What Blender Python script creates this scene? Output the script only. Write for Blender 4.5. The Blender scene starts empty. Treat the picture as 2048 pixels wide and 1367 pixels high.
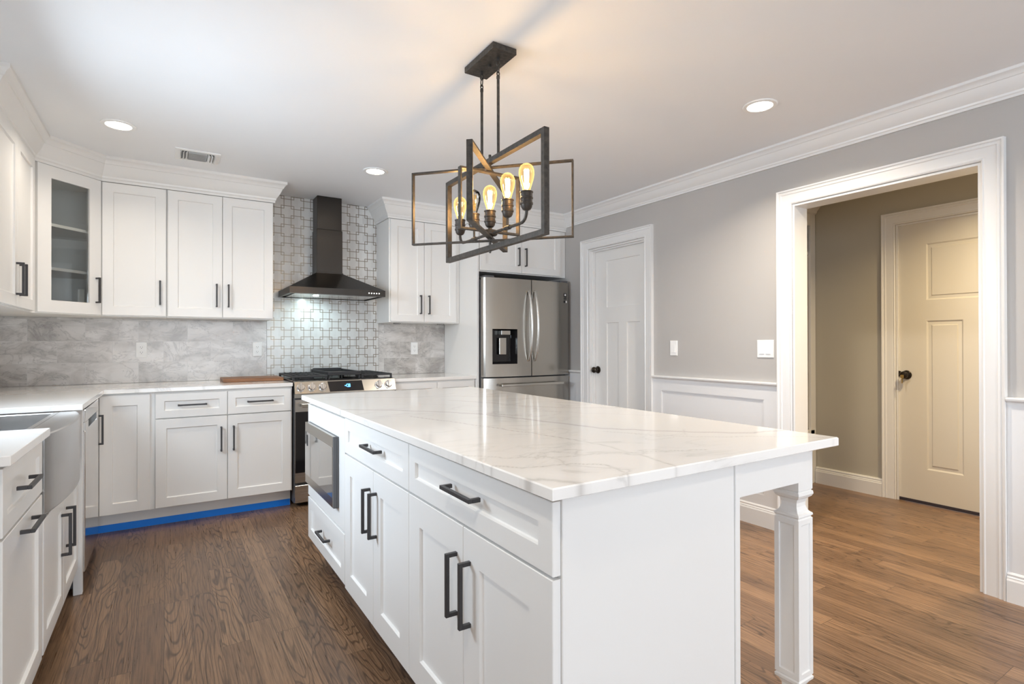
import bpy, bmesh, math, random
from mathutils import Vector, Matrix
random.seed(7)
S = bpy.context.scene
COL = S.collection

# ---------------------------------------------------------------- camera
F_PX, YAW, PIT, ROL, H = 1084.76, 0.567137, 0.0039375, -0.00194, 1.193
cd = bpy.data.cameras.new('camera'); cam = bpy.data.objects.new('camera', cd); COL.objects.link(cam)
cd.sensor_width = 36.0; cd.lens = 36.0 * F_PX / 2048.0; cd.clip_start = 0.02; cd.clip_end = 60
fw = Vector((math.sin(YAW) * math.cos(PIT), math.cos(YAW) * math.cos(PIT), math.sin(PIT)))
rt = Vector((math.cos(YAW), -math.sin(YAW), 0)); up = rt.cross(fw)
rt2 = rt * math.cos(ROL) + up * math.sin(ROL); up2 = -rt * math.sin(ROL) + up * math.cos(ROL)
m = Matrix((rt2, up2, -fw)).transposed().to_4x4(); m.translation = Vector((0, 0, H)); cam.matrix_world = m
S.camera = cam
# ---------------------------------------------------------------- view, world, daylight
S.view_settings.view_transform = 'Standard'; S.view_settings.look = 'None'
S.view_settings.exposure = 1.36; S.view_settings.gamma = 1.0; S.view_settings.use_curve_mapping = False
w = bpy.data.worlds.new('world'); S.world = w; w.use_nodes = True
bg = w.node_tree.nodes['Background']; bg.inputs[0].default_value = (0.75, 0.87, 1.0, 1); bg.inputs[1].default_value = 1.5
S.cycles.max_bounces = 10; S.cycles.diffuse_bounces = 6; S.cycles.sample_clamp_indirect = 6.0
S.cycles.caustics_reflective = False; S.cycles.caustics_refractive = False

def area(name, loc, rot, sx, sy, power, col, spread=None):
    l = bpy.data.lights.new(name, 'AREA'); l.shape = 'RECTANGLE'; l.size = sx; l.size_y = sy
    l.energy = power; l.color = col
    if spread: l.spread = spread
    o = bpy.data.objects.new(name, l); COL.objects.link(o); o.location = loc; o.rotation_euler = rot
    return o
PI = math.pi
# area lamps as daylight at unseen windows; patio and side ones added for brightness
area('added_patio_daylight', (1.15, -5.12, 1.2), (PI / 2, 0, 0), 3.4, 2.1, 38, (0.86, 0.93, 1.0))
area('added_side_daylight', (-1.03, -1.9, 1.5), (0, -PI / 2, 0), 1.15, 2.5, 20, (0.80, 0.90, 1.0))
area('daylight_sink_window', (-1.02, 2.72, 1.60), (0, -PI / 2 + 0.52, 0), 0.85, 0.90, 19.5, (0.76, 0.88, 1.0), 2.9)

# ---------------------------------------------------------------- materials
def mat(name, col, rough=0.5, metal=0.0, coat=0.0, spec=None):
    m = bpy.data.materials.new(name); m.use_nodes = True
    b = m.node_tree.nodes['Principled BSDF']
    b.inputs['Base Color'].default_value = (*col, 1); b.inputs['Roughness'].default_value = rough
    b.inputs['Metallic'].default_value = metal
    if coat: b.inputs['Coat Weight'].default_value = coat; b.inputs['Coat Roughness'].default_value = 0.1
    if spec is not None: b.inputs['Specular IOR Level'].default_value = spec
    return m
class NT:
    def __init__(s, m): s.t = m.node_tree; s.b = s.t.nodes['Principled BSDF']
    def n(s, kind, **kw):
        x = s.t.nodes.new(kind)
        for k, v in kw.items():
            if k.startswith('i_'): x.inputs[k[2:].replace('_', ' ')].default_value = v
            else: setattr(x, k, v)
        return x
    def l(s, a, b): s.t.links.new(a, b)
    def math(s, op, a, b=None, c=None):
        x = s.t.nodes.new('ShaderNodeMath'); x.operation = op
        for i, v in enumerate((a, b, c)):
            if v is None: continue
            if isinstance(v, (int, float)): x.inputs[i].default_value = v
            else: s.l(v, x.inputs[i])
        return x.outputs[0]
    def ramp(s, fac, stops):
        r = s.t.nodes.new('ShaderNodeValToRGB'); e = r.color_ramp.elements
        while len(e) < len(stops): e.new(0.5)
        for q, (p, c) in zip(e, stops): q.position = p; q.color = (*c, 1) if len(c) == 3 else c
        s.l(fac, r.inputs[0]); return r.outputs[0]
    def mix(s, f, a, b, mode='MIX'):
        x = s.t.nodes.new('ShaderNodeMix'); x.data_type = 'RGBA'; x.blend_type = mode
        for i, v in ((0, f), (6, a), (7, b)):
            if isinstance(v, (int, float)): x.inputs[i].default_value = v
            elif isinstance(v, tuple): x.inputs[i].default_value = (*v, 1)
            else: s.l(v, x.inputs[i])
        return x.outputs[2]
    def coords(s, scale=(1, 1, 1), loc=(0, 0, 0)):
        g = s.n('ShaderNodeNewGeometry'); mp = s.n('ShaderNodeMapping')
        mp.inputs['Scale'].default_value = scale; mp.inputs['Location'].default_value = loc
        s.l(g.outputs['Position'], mp.inputs['Vector']); return mp.outputs[0]
    def noise(s, vec, scale, detail=4, rough=0.55, dist=0.0):
        x = s.n('ShaderNodeTexNoise'); x.inputs['Scale'].default_value = scale; x.inputs['Detail'].default_value = detail
        x.inputs['Roughness'].default_value = rough; x.inputs['Distortion'].default_value = dist
        s.l(vec, x.inputs['Vector']); return x.outputs['Fac']
    def bump(s, h, strength=0.1, dist=0.002):
        x = s.n('ShaderNodeBump'); x.inputs['Strength'].default_value = strength; x.inputs['Distance'].default_value = dist
        s.l(h, x.inputs['Height']); s.l(x.outputs[0], s.b.inputs['Normal'])

def paint(name, col, rough, bump=0.05, var=0.03):
    m = mat(name, col, rough); t = NT(m); v = t.coords()
    n = t.noise(v, 2.5, 3)
    c = t.mix(t.math('MULTIPLY', n, 1.0), tuple(x * (1 - var) for x in col), tuple(min(1, x * (1 + var)) for x in col))
    t.l(c, t.b.inputs['Base Color'])
    t.bump(t.noise(v, 260, 2), bump, 0.001)
    return m
M = {}
M['cab'] = paint('cabinet_white_paint', (0.79, 0.78, 0.76), 0.32, 0.02, 0.012)
M['inside'] = paint('cabinet_interior_white', (0.86, 0.85, 0.82), 0.5, 0.02)
M['trim'] = paint('trim_white_gloss', (0.78, 0.775, 0.765), 0.30, 0.02, 0.01)
M['wall'] = paint('wall_warm_grey', (0.455, 0.437, 0.42), 0.6, 0.08)
M['wain'] = paint('wainscot_white', (0.72, 0.72, 0.725), 0.4, 0.04, 0.01)
M['ceil'] = paint('ceiling_flat_white', (0.86, 0.875, 0.895), 0.75, 0.08, 0.015)
M['hallwall'] = paint('hall_taupe_paint', (0.47, 0.44, 0.37), 0.6, 0.08)
M['door'] = paint('door_white_paint', (0.80, 0.79, 0.77), 0.38, 0.03, 0.01)
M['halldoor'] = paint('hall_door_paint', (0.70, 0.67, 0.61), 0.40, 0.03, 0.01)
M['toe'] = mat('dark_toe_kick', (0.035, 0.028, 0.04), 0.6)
M['black'] = paint('matte_black_metal', (0.035, 0.033, 0.035), 0.42, 0.02)
M['gasket'] = mat('black_rubber', (0.012, 0.012, 0.013), 0.6)
M['blackglass'] = mat('black_glass', (0.012, 0.011, 0.012), 0.06)
M['iron'] = paint('cast_iron', (0.025, 0.025, 0.027), 0.55, 0.2)
M['plastic'] = mat('white_plastic', (0.87, 0.87, 0.86), 0.35)
M['slot'] = mat('outlet_slot_grey', (0.16, 0.16, 0.16), 0.6)
M['bronze'] = mat('oil_rubbed_bronze', (0.045, 0.036, 0.028), 0.28, 0.8)
M['brass'] = mat('brass_key', (0.70, 0.52, 0.22), 0.3, 1.0)
M['tape'] = paint('blue_masking_tape', (0.0, 0.20, 0.80), 0.5, 0.1, 0.12)
M['chrome'] = mat('polished_chrome', (0.72, 0.72, 0.72), 0.12, 1.0)
M['wood_raw'] = paint('raw_pine', (0.50, 0.34, 0.20), 0.7, 0.1, 0.1)
M['puck'] = mat('puck_grey', (0.30, 0.29, 0.28), 0.5)

def brushed(name, col, rough, axis=2, amt=0.05):
    m = mat(name, col, rough, 1.0); t = NT(m)
    sc = [420, 420, 420]; sc[axis] = 3
    v = t.coords(tuple(sc)); n = t.noise(v, 1.0, 3)
    t.l(t.math('MULTIPLY_ADD', n, amt * 2, rough - amt), t.b.inputs['Roughness'])
    c = t.mix(n, tuple(x * 0.97 for x in col), tuple(min(1, x * 1.03) for x in col)); t.l(c, t.b.inputs['Base Color'])
    t.b.inputs['Anisotropic'].default_value = 0.4
    return m
M['steel'] = brushed('brushed_stainless', (0.41, 0.38, 0.34), 0.24, 2)
M['steelh'] = brushed('brushed_stainless_horizontal', (0.60, 0.58, 0.55), 0.26, 0)
M['steelsink'] = brushed('satin_sink_steel', (0.56, 0.55, 0.54), 0.22, 1, 0.06)
M['steeldw'] = brushed('dishwasher_steel', (0.66, 0.64, 0.62), 0.12, 2, 0.04)
M['steelpan'] = mat('steel_trim', (0.50, 0.48, 0.44), 0.25, 1.0)
M['hood'] = brushed('black_stainless', (0.060, 0.053, 0.047), 0.32, 2, 0.06)
M['darkside'] = mat('appliance_side_grey', (0.10, 0.10, 0.105), 0.5)

# dark iron of the chandelier
m = mat('rubbed_iron', (0.07, 0.06, 0.052), 0.5, 0.55); t = NT(m)
n = t.noise(t.coords((60, 60, 60)), 1.0, 4)
t.l(t.ramp(n, [(0.3, (0.040, 0.036, 0.033)), (0.7, (0.095, 0.082, 0.069))]), t.b.inputs['Base Color']); M['lampiron'] = m
m = mat('socket_bronze', (0.055, 0.045, 0.038), 0.45, 0.5); M['socket'] = m

def emit(name, col, strength):
    m = bpy.data.materials.new(name); m.use_nodes = True; nt = m.node_tree; b = nt.nodes['Principled BSDF']
    b.inputs['Base Color'].default_value = (*col, 1); b.inputs['Emission Color'].default_value = (*col, 1)
    b.inputs['Emission Strength'].default_value = strength; return m
M['canlight'] = emit('recessed_lens_glow', (1.0, 0.93, 0.80), 7)
M['filament'] = emit('filament_glow', (1.0, 0.62, 0.22), 40)
M['hoodlamp'] = emit('hood_lamp_glow', (0.80, 1.0, 1.0), 25)
M['bluedigits'] = emit('blue_display_digits', (0.08, 0.42, 1.0), 2.5)
M['whitedot'] = emit('hood_button_glow', (1.0, 0.98, 0.95), 1.6)

def glass(name, tint, alpha, rough=0.02):
    m = bpy.data.materials.new(name); m.use_nodes = True; nt = m.node_tree; nt.nodes.clear()
    o = nt.nodes.new('ShaderNodeOutputMaterial'); mx = nt.nodes.new('ShaderNodeMixShader')
    tr = nt.nodes.new('ShaderNodeBsdfTransparent'); tr.inputs[0].default_value = (*tint, 1)
    gl = nt.nodes.new('ShaderNodeBsdfGlossy'); gl.inputs['Roughness'].default_value = rough
    fr = nt.nodes.new('ShaderNodeFresnel'); fr.inputs['IOR'].default_value = 1.45
    ad = nt.nodes.new('ShaderNodeMath'); ad.operation = 'ADD'; ad.inputs[1].default_value = alpha
    nt.links.new(fr.outputs[0], ad.inputs[0]); nt.links.new(ad.outputs[0], mx.inputs[0])
    nt.links.new(tr.outputs[0], mx.inputs[1]); nt.links.new(gl.outputs[0], mx.inputs[2]); nt.links.new(mx.outputs[0], o.inputs[0])
    return m
M['glass'] = glass('cabinet_glass', (0.95, 0.96, 0.95), 0.02)
M['pane'] = glass('window_glass', (0.96, 0.98, 1.0), 0.02)
m = bpy.data.materials.new('amber_bulb_glass'); m.use_nodes = True; nt = m.node_tree; nt.nodes.clear()
o = nt.nodes.new('ShaderNodeOutputMaterial'); ms = [nt.nodes.new('ShaderNodeMixShader') for _ in range(2)]
tr = nt.nodes.new('ShaderNodeBsdfTransparent'); tr.inputs[0].default_value = (1.0, 0.90, 0.66, 1)
gl = nt.nodes.new('ShaderNodeBsdfGlossy'); gl.inputs['Roughness'].default_value = 0.05
em = nt.nodes.new('ShaderNodeEmission'); em.inputs[0].default_value = (1.0, 0.60, 0.20, 1); em.inputs[1].default_value = 0.9
lw = nt.nodes.new('ShaderNodeLayerWeight'); lw.inputs[0].default_value = 0.35
nt.links.new(lw.outputs['Facing'], ms[0].inputs[0]); nt.links.new(tr.outputs[0], ms[0].inputs[1]); nt.links.new(em.outputs[0], ms[0].inputs[2])
ms[1].inputs[0].default_value = 0.06; nt.links.new(ms[0].outputs[0], ms[1].inputs[1]); nt.links.new(gl.outputs[0], ms[1].inputs[2]); nt.links.new(ms[1].outputs[0], o.inputs[0])
M['bulbglass'] = m
M['bulbclear'] = glass('clear_bulb_glass', (0.97, 0.95, 0.90), 0.02)

# quartz with grey veins (fine background veining; the long veins come with the slab's own attribute)
def quartz(name, attr):
    m = mat(name, (0.84, 0.825, 0.80), 0.12); t = NT(m)
    v = t.coords((1.0, 1.7, 1.0))
    n1 = t.noise(v, 1.6, 6, 0.55, 1.2)
    d = t.math('ABSOLUTE', t.math('SUBTRACT', n1, 0.5))
    vein = t.ramp(d, [(0.0, (1, 1, 1)), (0.012, (0.25, 0.25, 0.25)), (0.04, (0, 0, 0))])
    patch = t.ramp(t.noise(v, 0.9, 2), [(0.45, (0, 0, 0)), (0.62, (1, 1, 1))])
    f = t.math('MULTIPLY', t.math('MULTIPLY', vein, patch), 0.30)
    if attr:
        a = t.n('ShaderNodeAttribute'); a.attribute_name = 'vein'
        br = t.ramp(t.noise(t.coords(), 5.0, 4), [(0.3, (0.6, 0.6, 0.6)), (0.6, (1, 1, 1))])
        f = t.math('MAXIMUM', f, t.math('MULTIPLY', a.outputs['Fac'], br))
    c = t.mix(f, (0.85, 0.83, 0.80), (0.33, 0.30, 0.27)); t.l(c, t.b.inputs['Base Color'])
    t.b.inputs['Coat Weight'].default_value = 0.3; t.b.inputs['Coat Roughness'].default_value = 0.05
    return m
M['quartz'] = quartz('white_quartz', False)
M['quartzv'] = quartz('white_quartz_veined', True)

# marble subway tile (12 x 6 in, running bond) on the back wall
m = mat('marble_tile', (0.7, 0.69, 0.67), 0.22); t = NT(m)
g = t.n('ShaderNodeNewGeometry'); sx = t.n('ShaderNodeSeparateXYZ'); t.l(g.outputs['Position'], sx.inputs[0])
cx = t.n('ShaderNodeCombineXYZ'); t.l(t.math('ADD', t.math('ADD', sx.outputs[0], sx.outputs[1]), 0.6475 - 4.86 + 0.3105 * 20), cx.inputs[0])
t.l(t.math('SUBTRACT', sx.outputs[2], 0.914 - 0.1524 * 4), cx.inputs[1])
br = t.n('ShaderNodeTexBrick'); br.offset = 0.5; br.inputs['Scale'].default_value = 1.0
br.inputs['Brick Width'].default_value = 0.3105; br.inputs['Row Height'].default_value = 0.1524
br.inputs['Mortar Size'].default_value = 0.0012; br.inputs['Mortar Smooth'].default_value = 0.1
br.inputs['Color1'].default_value = (0, 0, 0, 1); br.inputs['Color2'].default_value = (1, 1, 1, 1); br.inputs['Mortar'].default_value = (0.5, 0.5, 0.5, 1)
t.l(cx.outputs[0], br.inputs['Vector'])
ad = t.n('ShaderNodeVectorMath', operation='MULTIPLY_ADD')
t.l(br.outputs['Color'], ad.inputs[0]); ad.inputs[1].default_value = (9, 5, 7); t.l(cx.outputs[0], ad.inputs[2])
rot = t.n('ShaderNodeMapping'); rot.inputs['Rotation'].default_value = (0, 0, 0.6); rot.inputs['Scale'].default_value = (1.0, 1.6, 1)
t.l(ad.outputs[0], rot.inputs['Vector'])
n1 = t.noise(rot.outputs[0], 3.2, 8, 0.62, 0.9); n2 = t.noise(rot.outputs[0], 5.5, 5, 0.6, 1.5)
base = t.ramp(n1, [(0.36, (0.39, 0.36, 0.335)), (0.47, (0.56, 0.53, 0.50)), (0.62, (0.72, 0.69, 0.66))])
d = t.math('ABSOLUTE', t.math('SUBTRACT', n2, 0.52))
vn = t.ramp(d, [(0.0, (1, 1, 1)), (0.02, (0.2, 0.2, 0.2)), (0.05, (0, 0, 0))])
base = t.mix(t.math('MULTIPLY', vn, 0.55), base, (0.27, 0.25, 0.24))
base = t.mix(0.12, base, br.outputs['Color'])
base = t.mix(br.outputs['Fac'], base, (0.58, 0.57, 0.55)); t.l(base, t.b.inputs['Base Color'])
t.bump(t.math('MULTIPLY', br.outputs['Fac'], -1.0), 0.25, 0.001); M['marble'] = m

# mosaic sheet behind the range: stone squares with interlocking metal inlay
m = mat('metal_inlay_mosaic', (0.72, 0.71, 0.69), 0.2); t = NT(m)
g = t.n('ShaderNodeNewGeometry'); sx = t.n('ShaderNodeSeparateXYZ'); t.l(g.outputs['Position'], sx.inputs[0])
PM, HS, LW = 0.0785, 0.0505, 0.0026
def lat(off):
    u = t.math('ABSOLUTE', t.math('SUBTRACT', t.math('FLOORED_MODULO', t.math('ADD', sx.outputs[0], off + 10 * PM - 0.70), 2 * PM), PM))
    v = t.math('ABSOLUTE', t.math('SUBTRACT', t.math('FLOORED_MODULO', t.math('ADD', sx.outputs[2], off + 10 * PM - 0.914 + 0.02), 2 * PM), PM))
    dd = t.math('MAXIMUM', u, v)
    return t.math('LESS_THAN', t.math('ABSOLUTE', t.math('SUBTRACT', dd, HS)), LW)
line = t.math('MAXIMUM', lat(0.0), lat(PM))
cell = t.n('ShaderNodeCombineXYZ')
t.l(t.math('FLOOR', t.math('DIVIDE', sx.outputs[0], PM)), cell.inputs[0]); t.l(t.math('FLOOR', t.math('DIVIDE', sx.outputs[2], PM)), cell.inputs[1])
wn = t.n('ShaderNodeTexWhiteNoise'); wn.noise_dimensions = '2D'; t.l(cell.outputs[0], wn.inputs['Vector'])
st = t.noise(t.coords(), 9.0, 6, 0.6)
stone = t.mix(wn.outputs['Value'], (0.62, 0.605, 0.585), (0.74, 0.73, 0.71))
stone = t.mix(t.math('MULTIPLY', st, 0.35), stone, (0.55, 0.54, 0.525))
t.l(t.mix(line, stone, (0.22, 0.185, 0.14)), t.b.inputs['Base Color'])
t.l(t.math('MULTIPLY', line, 0.75), t.b.inputs['Metallic']); t.l(t.math('MULTIPLY_ADD', line, 0.10, 0.20), t.b.inputs['Roughness'])
M['mosaic'] = m

# stained oak strip floor, boards running towards the back wall
m = mat('stained_oak_floor', (0.12, 0.07, 0.045), 0.30); t = NT(m)
g = t.n('ShaderNodeNewGeometry'); sx = t.n('ShaderNodeSeparateXYZ'); t.l(g.outputs['Position'], sx.inputs[0])
cx = t.n('ShaderNodeCombineXYZ'); t.l(t.math('ADD', sx.outputs[1], 20), cx.inputs[0]); t.l(t.math('ADD', sx.outputs[0], 20), cx.inputs[1])
br = t.n('ShaderNodeTexBrick'); br.offset = 0.37; br.offset_frequency = 3; br.squash = 0.75; br.squash_frequency = 2
br.inputs['Scale'].default_value = 1.0; br.inputs['Brick Width'].default_value = 1.15; br.inputs['Row Height'].default_value = 0.098
br.inputs['Mortar Size'].default_value = 0.0011; br.inputs['Mortar Smooth'].default_value = 0.3
br.inputs['Color1'].default_value = (0, 0, 0, 1); br.inputs['Color2'].default_value = (1, 1, 1, 1); br.inputs['Mortar'].default_value = (0.5, 0.5, 0.5, 1)
t.l(cx.outputs[0], br.inputs['Vector'])
ad = t.n('ShaderNodeVectorMath', operation='MULTIPLY_ADD'); t.l(br.outputs['Color'], ad.inputs[0]); ad.inputs[1].default_value = (13, 17, 5); t.l(cx.outputs[0], ad.inputs[2])
mp = t.n('ShaderNodeMapping'); mp.inputs['Scale'].default_value = (0.8, 6.5, 1); t.l(ad.outputs[0], mp.inputs['Vector'])
rings = t.noise(mp.outputs[0], 1.5, 2, 0.4, 0.25)
wv = t.math('ABSOLUTE', t.math('SINE', t.math('MULTIPLY', rings, 56.0)))
wl = t.ramp(wv, [(0.0, (1, 1, 1)), (0.25, (0.7, 0.7, 0.7)), (0.55, (0, 0, 0))])
mp2 = t.n('ShaderNodeMapping'); mp2.inputs['Scale'].default_value = (5, 190, 1); t.l(ad.outputs[0], mp2.inputs['Vector'])
fine = t.noise(mp2.outputs[0], 1.0, 4, 0.65)
cloud = t.noise(t.coords((1.0, 0.55, 1)), 2.2, 3)
tone = t.math('ADD', t.math('MULTIPLY', br.outputs['Color'], 0.42), t.math('MULTIPLY', cloud, 0.58))
col = t.ramp(tone, [(0.15, (0.150, 0.086, 0.049)), (0.45, (0.255, 0.149, 0.084)), (0.85, (0.370, 0.222, 0.125))])
pk = t.ramp(t.math('FRACT', t.math('MULTIPLY', br.outputs['Color'], 7.3)), [(0.25, (0.12, 0.12, 0.12)), (0.6, (1, 1, 1))])
col = t.mix(t.math('MULTIPLY', t.math('MULTIPLY', wl, pk), 0.75), col, (0.045, 0.026, 0.017))
col = t.mix(t.ramp(fine, [(0.40, (0.55, 0.55, 0.55)), (0.58, (0, 0, 0))]), col, (0.050, 0.029, 0.019))
col = t.mix(t.math('MULTIPLY', br.outputs['Fac'], 0.7), col, (0.030, 0.018, 0.012)); t.l(col, t.b.inputs['Base Color'])
t.l(t.math('MULTIPLY_ADD', fine, 0.16, 0.22), t.b.inputs['Roughness'])
t.bump(t.math('SUBTRACT', t.math('MULTIPLY', wl, -0.2), br.outputs['Fac']), 0.12, 0.001); M['floor'] = m

m = mat('walnut_board', (0.22, 0.10, 0.045), 0.45); t = NT(m)
n = t.noise(t.coords((4, 60, 60)), 1.0, 4)
t.l(t.ramp(n, [(0.3, (0.13, 0.052, 0.022)), (0.7, (0.30, 0.135, 0.055))]), t.b.inputs['Base Color']); M['walnut'] = m

# ---------------------------------------------------------------- mesh helpers
ORG = {}
def link(o, parent=None):
    COL.objects.link(o)
    if parent is not None: o.parent = parent
def thing(name, label, cat, loc, group=None):
    o = bpy.data.objects.new(name, None); o.empty_display_size = 0.1; o.location = loc
    o['label'] = label; o['category'] = cat
    if group: o['group'] = group
    ORG[o.name] = Vector(loc); link(o); return o
def obj(name, bm, material, parent=None, loc=None, smooth=False, label=None):
    """Link the bmesh (in world coordinates) as one mesh object."""
    off = ORG[parent.name] if parent is not None else Vector(loc or (0, 0, 0))
    bmesh.ops.recalc_face_normals(bm, faces=bm.faces[:])
    bmesh.ops.translate(bm, verts=bm.verts[:], vec=-off)
    me = bpy.data.meshes.new(name); bm.to_mesh(me); bm.free()
    for mm in (material if isinstance(material, (list, tuple)) else [material]): me.materials.append(mm)
    o = bpy.data.objects.new(name, me); ORG[o.name] = off
    if smooth:
        for p in me.polygons: p.use_smooth = True
        me.set_sharp_from_angle(angle=0.42)
    if parent is None: o.location = off
    link(o, parent)
    if label: o['label'] = label
    return o
def tag(o, label, cat, group=None):
    o['label'] = label; o['category'] = cat
    if group: o['group'] = group
    return o
def struct(o, label=None):
    o['kind'] = 'structure'
    if label: o['label'] = label
    return o
B = bmesh.new
class Fr:
    """Face frame: origin (x, y), u along the face, n out of it."""
    def __init__(s, ox, oy, u, n): s.o = (ox, oy); s.u = u; s.n = n
    def p(s, u, v, w): return Vector((s.o[0] + s.u[0] * u + s.n[0] * w, s.o[1] + s.u[1] * u + s.n[1] * w, v))
def quadbox(bm, pts, bev=0.0, mi=0):
    vs = [bm.verts.new(p) for p in pts]
    fs = [bm.faces.new([vs[i] for i in f]) for f in ((0, 1, 2, 3), (7, 6, 5, 4), (0, 4, 5, 1), (1, 5, 6, 2), (2, 6, 7, 3), (3, 7, 4, 0))]
    for f in fs: f.material_index = mi
    if bev:
        es = list({e for f in fs for e in f.edges})
        bmesh.ops.bevel(bm, geom=es, offset=bev, segments=2 if bev > 0.003 else 1, profile=0.5, affect='EDGES', clamp_overlap=True)
    return bm
def box(bm, x0, x1, y0, y1, z0, z1, bev=0.0015, mi=0):
    return quadbox(bm, [(x0, y0, z0), (x1, y0, z0), (x1, y1, z0), (x0, y1, z0), (x0, y0, z1), (x1, y0, z1), (x1, y1, z1), (x0, y1, z1)], bev, mi)
def fbox(bm, F, u0, u1, v0, v1, w0, w1, bev=0.0015, mi=0):
    P = F.p
    return quadbox(bm, [P(u0, v0, w0), P(u1, v0, w0), P(u1, v0, w1), P(u0, v0, w1), P(u0, v1, w0), P(u1, v1, w0), P(u1, v1, w1), P(u0, v1, w1)], bev, mi)
def loft(bm, F, u0, u1, v0, v1, loops, cap0=True, cap1=True):
    """Stack of rectangles (inset, w): a panelled door, a drawer front, a plate."""
    prev = None
    for k, (i, wd) in enumerate(loops):
        iu, iv = (i if isinstance(i, tuple) else (i, i))
        r = [bm.verts.new(F.p(*q, wd)) for q in ((u0 + iu, v0 + iv), (u1 - iu, v0 + iv), (u1 - iu, v1 - iv), (u0 + iu, v1 - iv))]
        if prev:
            for a in range(4): bm.faces.new((prev[a], prev[(a + 1) % 4], r[(a + 1) % 4], r[a]))
        elif cap0: bm.faces.new(r)
        prev = r
    if cap1: bm.faces.new(prev)
    return bm
def sweep(bm, path, prof, map3, caps=True):
    """Sweep an open profile (offset to the left of the path, height) along a 2D path with mitred corners."""
    n = len(path); rings = []
    for i in range(n):
        p = Vector(path[i])
        d0 = (Vector(path[i]) - Vector(path[i - 1])).normalized() if i > 0 else None
        d1 = (Vector(path[i + 1]) - Vector(path[i])).normalized() if i < n - 1 else None
        if d0 is None: d0 = d1
        if d1 is None: d1 = d0
        n0 = Vector((-d0.y, d0.x)); n1 = Vector((-d1.y, d1.x)); mt = n0 + n1; mt = mt / max(1e-6, mt.dot(n0))
        rings.append([bm.verts.new(map3(p.x + mt.x * o, p.y + mt.y * o, h)) for o, h in prof])
    k = len(prof)
    for i in range(n - 1):
        for j in range(k):
            a, b = rings[i], rings[i + 1]; j2 = (j + 1) % k
            bm.faces.new((a[j], b[j], b[j2], a[j2]))
    if caps:
        bm.faces.new(rings[0]); bm.faces.new(list(reversed(rings[-1])))
    return bm
def xyz(x, y, h): return (x, y, h)
def tube(bm, pts, r, seg=12, cap=True):
    """Round rod through the points, radius constant or one per point."""
    pts = [Vector(p) for p in pts]; n = len(pts); rs = r if isinstance(r, (list, tuple)) else [r] * n
    rings = []; ref = None
    for i in range(n):
        d = (pts[min(i + 1, n - 1)] - pts[max(i - 1, 0)]).normalized()
        if ref is None: ref = Vector((0, 0, 1)) if abs(d.z) < 0.9 else Vector((1, 0, 0))
        a = d.cross(ref).normalized(); b = a.cross(d).normalized(); ref = b
        rings.append([bm.verts.new(pts[i] + (a * math.cos(2 * PI * k / seg) + b * math.sin(2 * PI * k / seg)) * rs[i]) for k in range(seg)])
    for i in range(n - 1):
        for k in range(seg):
            bm.faces.new((rings[i][k], rings[i][(k + 1) % seg], rings[i + 1][(k + 1) % seg], rings[i + 1][k]))
    if cap: bm.faces.new(rings[0]); bm.faces.new(rings[-1])
    return bm
def lathe(bm, c, axis, prof, seg=24):
    """Revolve (distance along the axis, radius) about a point and direction."""
    c = Vector(c); ax = Vector(axis).normalized()
    return tube_axis(bm, c, ax, prof, seg)
def tube_axis(bm, c, ax, prof, seg):
    ref = Vector((0, 0, 1)) if abs(ax.z) < 0.9 else Vector((1, 0, 0))
    a = ax.cross(ref).normalized(); b = a.cross(ax).normalized(); rings = []
    for h, r in prof:
        rings.append([bm.verts.new(c + ax * h + (a * math.cos(2 * PI * k / seg) + b * math.sin(2 * PI * k / seg)) * max(r, 1e-5)) for k in range(seg)])
    for i in range(len(rings) - 1):
        for k in range(seg): bm.faces.new((rings[i][k], rings[i][(k + 1) % seg], rings[i + 1][(k + 1) % seg], rings[i + 1][k]))
    bm.faces.new(rings[0]); bm.faces.new(rings[-1])
    return bm
def prism(bm, poly, z0, z1, bev=0.0):
    b = [bm.verts.new((x, y, z0)) for x, y in poly]; tp = [bm.verts.new((x, y, z1)) for x, y in poly]
    n = len(poly); fs = [bm.faces.new(b), bm.faces.new(tp)]
    for i in range(n): fs.append(bm.faces.new((b[i], b[(i + 1) % n], tp[(i + 1) % n], tp[i])))
    if bev:
        bmesh.ops.bevel(bm, geom=list({e for f in fs for e in f.edges}), offset=bev, segments=2, profile=0.5, affect='EDGES')
    return bm

# ---------------------------------------------------------------- room
XL, XR, YB, YF, ZC = -1.0, 3.30, 4.86, -5.2, 2.44
XH = 4.72          # far wall of the hall
o = obj('floor', box(B(), XL - 0.1, XH + 0.1, YF - 0.1, YB + 0.1, -0.06, 0.0, 0), M['floor']); struct(o)
o = obj('ceiling', box(B(), XL - 0.1, XH + 0.1, YF - 0.1, YB + 0.1, ZC, ZC + 0.08, 0), M['ceil']); struct(o)
o = obj('wall_back', box(B(), XL - 0.1, XR + 0.14, YB, YB + 0.1, 0, ZC, 0), M['wall']); struct(o)
def wall_open(F, u0, u1, openings, t, z1=ZC):
    bm = B(); u = u0
    for a, b, z0o, z1o in sorted(openings):
        fbox(bm, F, u, a, 0, z1, -t, 0, 0)
        if z0o > 0: fbox(bm, F, a, b, 0, z0o, -t, 0, 0)
        if z1o < z1: fbox(bm, F, a, b, z1o, z1, -t, 0, 0)
        u = b
    fbox(bm, F, u, u1, 0, z1, -t, 0, 0)
    return bm
FR = Fr(XR, 0, (0, 1), (-1, 0))      # right wall seen from the kitchen
FL = Fr(XL, 0, (0, 1), (1, 0))       # left wall
FB = Fr(0, YB, (1, 0), (0, -1))      # back wall
FF = Fr(0, YF, (1, 0), (0, 1))       # wall behind the camera
FH = Fr(XH, 0, (0, 1), (-1, 0))      # far wall of the hall
DY0, DY1, DZ = 3.155, 3.855, 2.062   # closet door opening
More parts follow.
